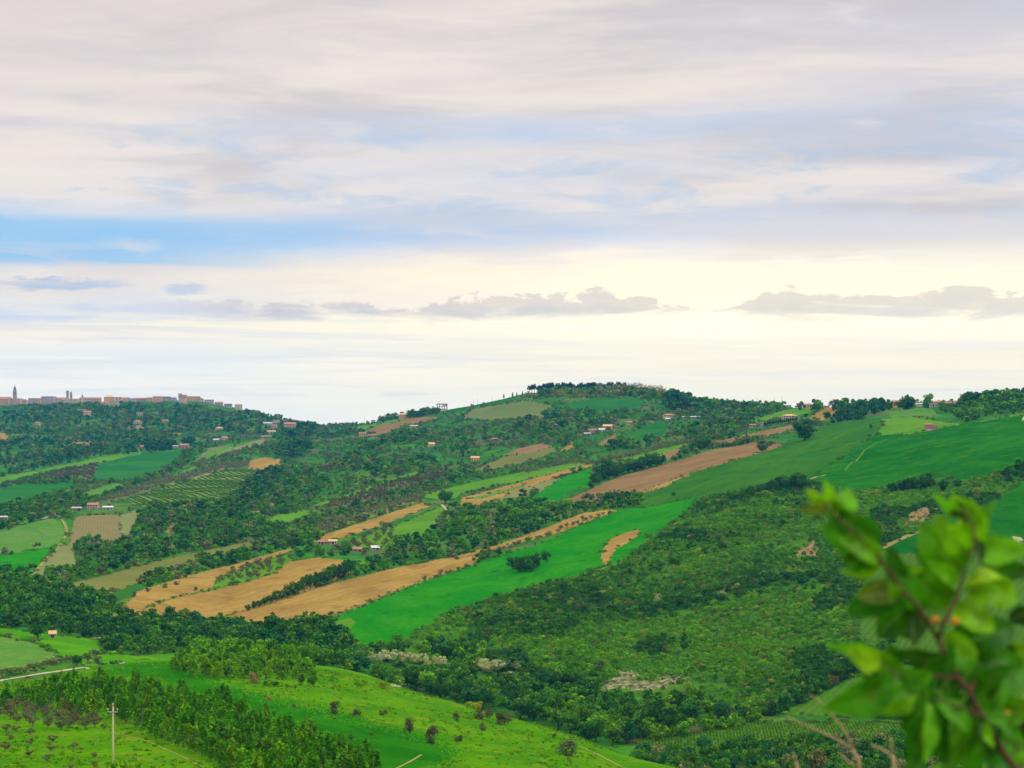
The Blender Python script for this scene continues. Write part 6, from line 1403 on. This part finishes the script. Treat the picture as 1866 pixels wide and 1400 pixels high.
# torn texture of the high layer: grey undersides, cream edges, small breaks of blue
high = b.smooth(E_, b.lerp(A_, -900.0, 300.0, 372.0, 318.0), b.lerp(A_, -900.0, 300.0, 425.0, 400.0))
t1 = nz(520, 92, 6, .56, 12.0, .5); t2 = nz(260, 44, 6, .58, 14.0, .5); t3 = nz(760, 96, 5, .55, 21.0, .4)
c = b.mix(b.mul(b.mul(high, b.smooth(t1, .44, .68)), .70), c, lin(208, 205, 211))
c = b.mix(b.mul(b.mul(high, b.smooth(t3, .46, .70)), .75), c, lin(250, 241, 234))
c = b.mix(b.mul(b.mul(high, b.mul(b.smooth(n_med, .50, .66), b.smooth(E_, 610.0, 480.0))), .5), c, lin(180, 209, 242))
c = b.mix(b.mul(b.mul(high, b.smooth(t2, .52, .72)), .40), c, lin(246, 239, 235))
c = b.mix(b.mul(b.mul(high, b.smooth(t2, .46, .30)), .35), c, lin(212, 211, 219))
# veils across the blue gap and the bright band
Eg = b.add(E_, b.add(b.mul(b.sub(t2, .5), 90), b.mul(b.sub(t1, .5), 60)))
gap = b.mul(b.smooth(Eg, 280.0, 304.0), b.smooth(Eg, 395.0, 355.0))
c = b.mix(b.mul(b.mul(gap, b.smooth(b.add(t2, b.mul(A_, .00030)), .34, .62)), .85), c, lin(226, 228, 238))
low = b.smooth(E_, 300.0, 240.0)
c = b.mix(b.mul(b.mul(low, b.smooth(t1, .50, .68)), .40), c, lin(224, 229, 236))
c = b.mix(b.mul(b.mul(b.smooth(E_, 345.0, 300.0), b.smooth(t2, .50, .70)), .45), c, lin(255, 250, 232))
# the flat row of small cumulus above the horizon
lump = b.add(b.mul(b.sub(nz(75, 26, 7, .66, 31.0, .3), .5), 70), b.mul(b.sub(nz(190, 400, 4, .55, 33.0), .5), 120))
topE = b.add(b.add(227.0, lump), b.mul(A_, .006))
cover = b.mul(b.smooth(E_, b.add(topE, 2.5), b.sub(topE, 6.0)), b.smooth(E_, b.add(184.0, b.mul(b.sub(t2, .5), 110)), b.add(212.0, b.mul(b.sub(t2, .5), 110))))
cover = b.mul(cover, b.smooth(A_, -700.0, -420.0))
cover = b.mul(cover, b.smooth(nz(260, 60, 5, .6, 40.0, .4), .06, .30))
shade = b.mix(b.smooth(b.sub(topE, E_), 2.0, 36.0), lin(214, 211, 220), lin(188, 197, 219))
shade = b.mix(b.smooth(nz(90, 34, 5, .6, 44.0), .46, .70), shade, lin(220, 216, 222))
c = b.mix(b.mul(cover, b.lerp(t2, .35, .7, 1.0, .85)), c, shade)
# slim blue-grey lens clouds on the left
def lens(ca, ce, ra, re, seed):
    q = b.add(b.math('POWER', b.math('ABSOLUTE', b.div(b.sub(A_, ca), ra)), 2.0), b.math('POWER', b.math('ABSOLUTE', b.div(b.sub(b.add(E_, b.mul(b.sub(nz(60, 14, 6, .7, seed), .5), 46)), ce), re)), 2.0))
    return b.smooth(q, 1.2, .1)
c = b.mix(b.mul(lens(-806.0, 249.0, 135.0, 11.0, 50.0), .75), c, lin(168, 200, 238))
c = b.mix(b.mul(lens(-590.0, 244.0, 42.0, 12.0, 52.0), .7), c, lin(176, 204, 242))
glow = b.mul(b.mul(b.smooth(E_, 345.0, 270.0), b.smooth(E_, -60.0, 120.0)), b.smooth(A_, -700.0, 500.0))
c = b.mix(b.mul(glow, .55), c, lin(255, 244, 224), 'MULTIPLY')
c = b.mix(b.mul(glow, b.mul(b.sub(1.0, cover), .35)), c, lin(255, 249, 228))
veil = b.mul(b.smooth(E_, 225.0, 175.0), b.smooth(E_, 10.0, 60.0))
c = b.mix(b.mul(veil, b.mul(b.smooth(nz(620, 26, 6, .6, 71.0, .5), .46, .64), .75)), c, lin(226, 230, 234))
c = b.mix(b.mul(veil, b.mul(b.smooth(nz(500, 18, 5, .6, 73.0, .5), .52, .68), .6)), c, lin(255, 252, 236))
c = b.mix(b.mul(glow, .5), c, lin(255, 250, 226))
midv = b.mul(b.smooth(E_, 340.0, 300.0), b.smooth(E_, 215.0, 240.0))
c = b.mix(b.mul(midv, b.mul(b.smooth(nz(380, 40, 7, .62, 75.0, .8), .50, .66), .5)), c, lin(236, 226, 222))
warm = b.new('ShaderNodeVectorMath', operation='MULTIPLY'); b.put(warm.inputs[0], c); warm.inputs[1].default_value = (.985, .957, .925)
bl = b.mul(b.mul(gap, b.smooth(A_, 150.0, -700.0)), 1.0)
c = b.mix(b.mul(bl, .30), warm.outputs[0], lin(146, 204, 250))
band = b.mul(b.mul(b.smooth(Eg, 352.0, 290.0), b.smooth(E_, 120.0, 200.0)), b.mul(b.smooth(A_, -800.0, 300.0), b.sub(1.0, b.mul(cover, .8))))
c = b.scale_col(c, b.add(1.0, b.mul(band, .20)))
# overcast dome: brighter towards the zenith, as a veiled sky is
over = b.mix(b.smooth(nz(900, 500, 4, .55, 60.0), .35, .65), lin(228, 224, 222), lin(252, 245, 234))
c = b.mix(b.smooth(E_, 790.0, 1300.0), c, over)
gain = b.mul(b.smooth(el, .24, .95, 1.0, ZENITH), b.smooth(el, .085, .012, 1.0, 1.20))
cl = b.scale_col(c, b.mul(gain, 1/SKY_STRENGTH))
below = b.smooth(el, -.10, -.02)
fin = b.mix(.975, skyt.outputs[0], cl)
bg = b.new('ShaderNodeBackground'); b.put(bg.inputs[0], fin); bg.inputs[1].default_value = SKY_STRENGTH
ow = b.new('ShaderNodeOutputWorld'); b.nt.links.new(bg.outputs[0], ow.inputs[0])
W.cycles.sampling_method = 'MANUAL'; W.cycles.sample_map_resolution = 512

m, b = new_mat('haze')
pv = b.new('ShaderNodeVolumePrincipled'); pv.inputs['Color'].default_value = (.04, .40, .94, 1); pv.inputs['Density'].default_value = HAZE; pv.inputs['Anisotropy'].default_value = .1
ov = b.new('ShaderNodeOutputMaterial'); b.nt.links.new(pv.outputs[0], ov.inputs['Volume'])
zmin = float(Z.min())-1.5; xm = float(np.abs(XG).max())+30
hb = MB(); hb.box(-xm, xm, -60, 5260, zmin, 100)
tag(hb.build('haze', m), 'thin bluish air over the whole landscape', 'haze', None, 'stuff')

cam = bpy.data.cameras.new('camera'); co = bpy.data.objects.new('camera', cam); COL.objects.link(co)
cam.sensor_width = 36.0; cam.lens = 36.0*K/1866; cam.shift_y = (VH-700)/1866
cam.clip_start = .05; cam.clip_end = 20000
co.rotation_euler = (PI/2, 0, 0)
cam.dof.use_dof = True; cam.dof.focus_distance = 900; cam.dof.aperture_fstop = (cam.lens/1000)/.0080
SC.camera = co
SC.view_settings.view_transform = 'Standard'; SC.view_settings.look = 'None'; SC.view_settings.exposure = 0.0; SC.view_settings.gamma = 1.0
SC.view_settings.use_curve_mapping = False
cy = SC.cycles
cy.max_bounces = 6; cy.diffuse_bounces = 2; cy.glossy_bounces = 1; cy.transmission_bounces = 2; cy.volume_bounces = 0; cy.transparent_max_bounces = 4
cy.use_denoising = True; cy.denoiser = 'OPENIMAGEDENOISE'
cy.volume_step_rate = 4
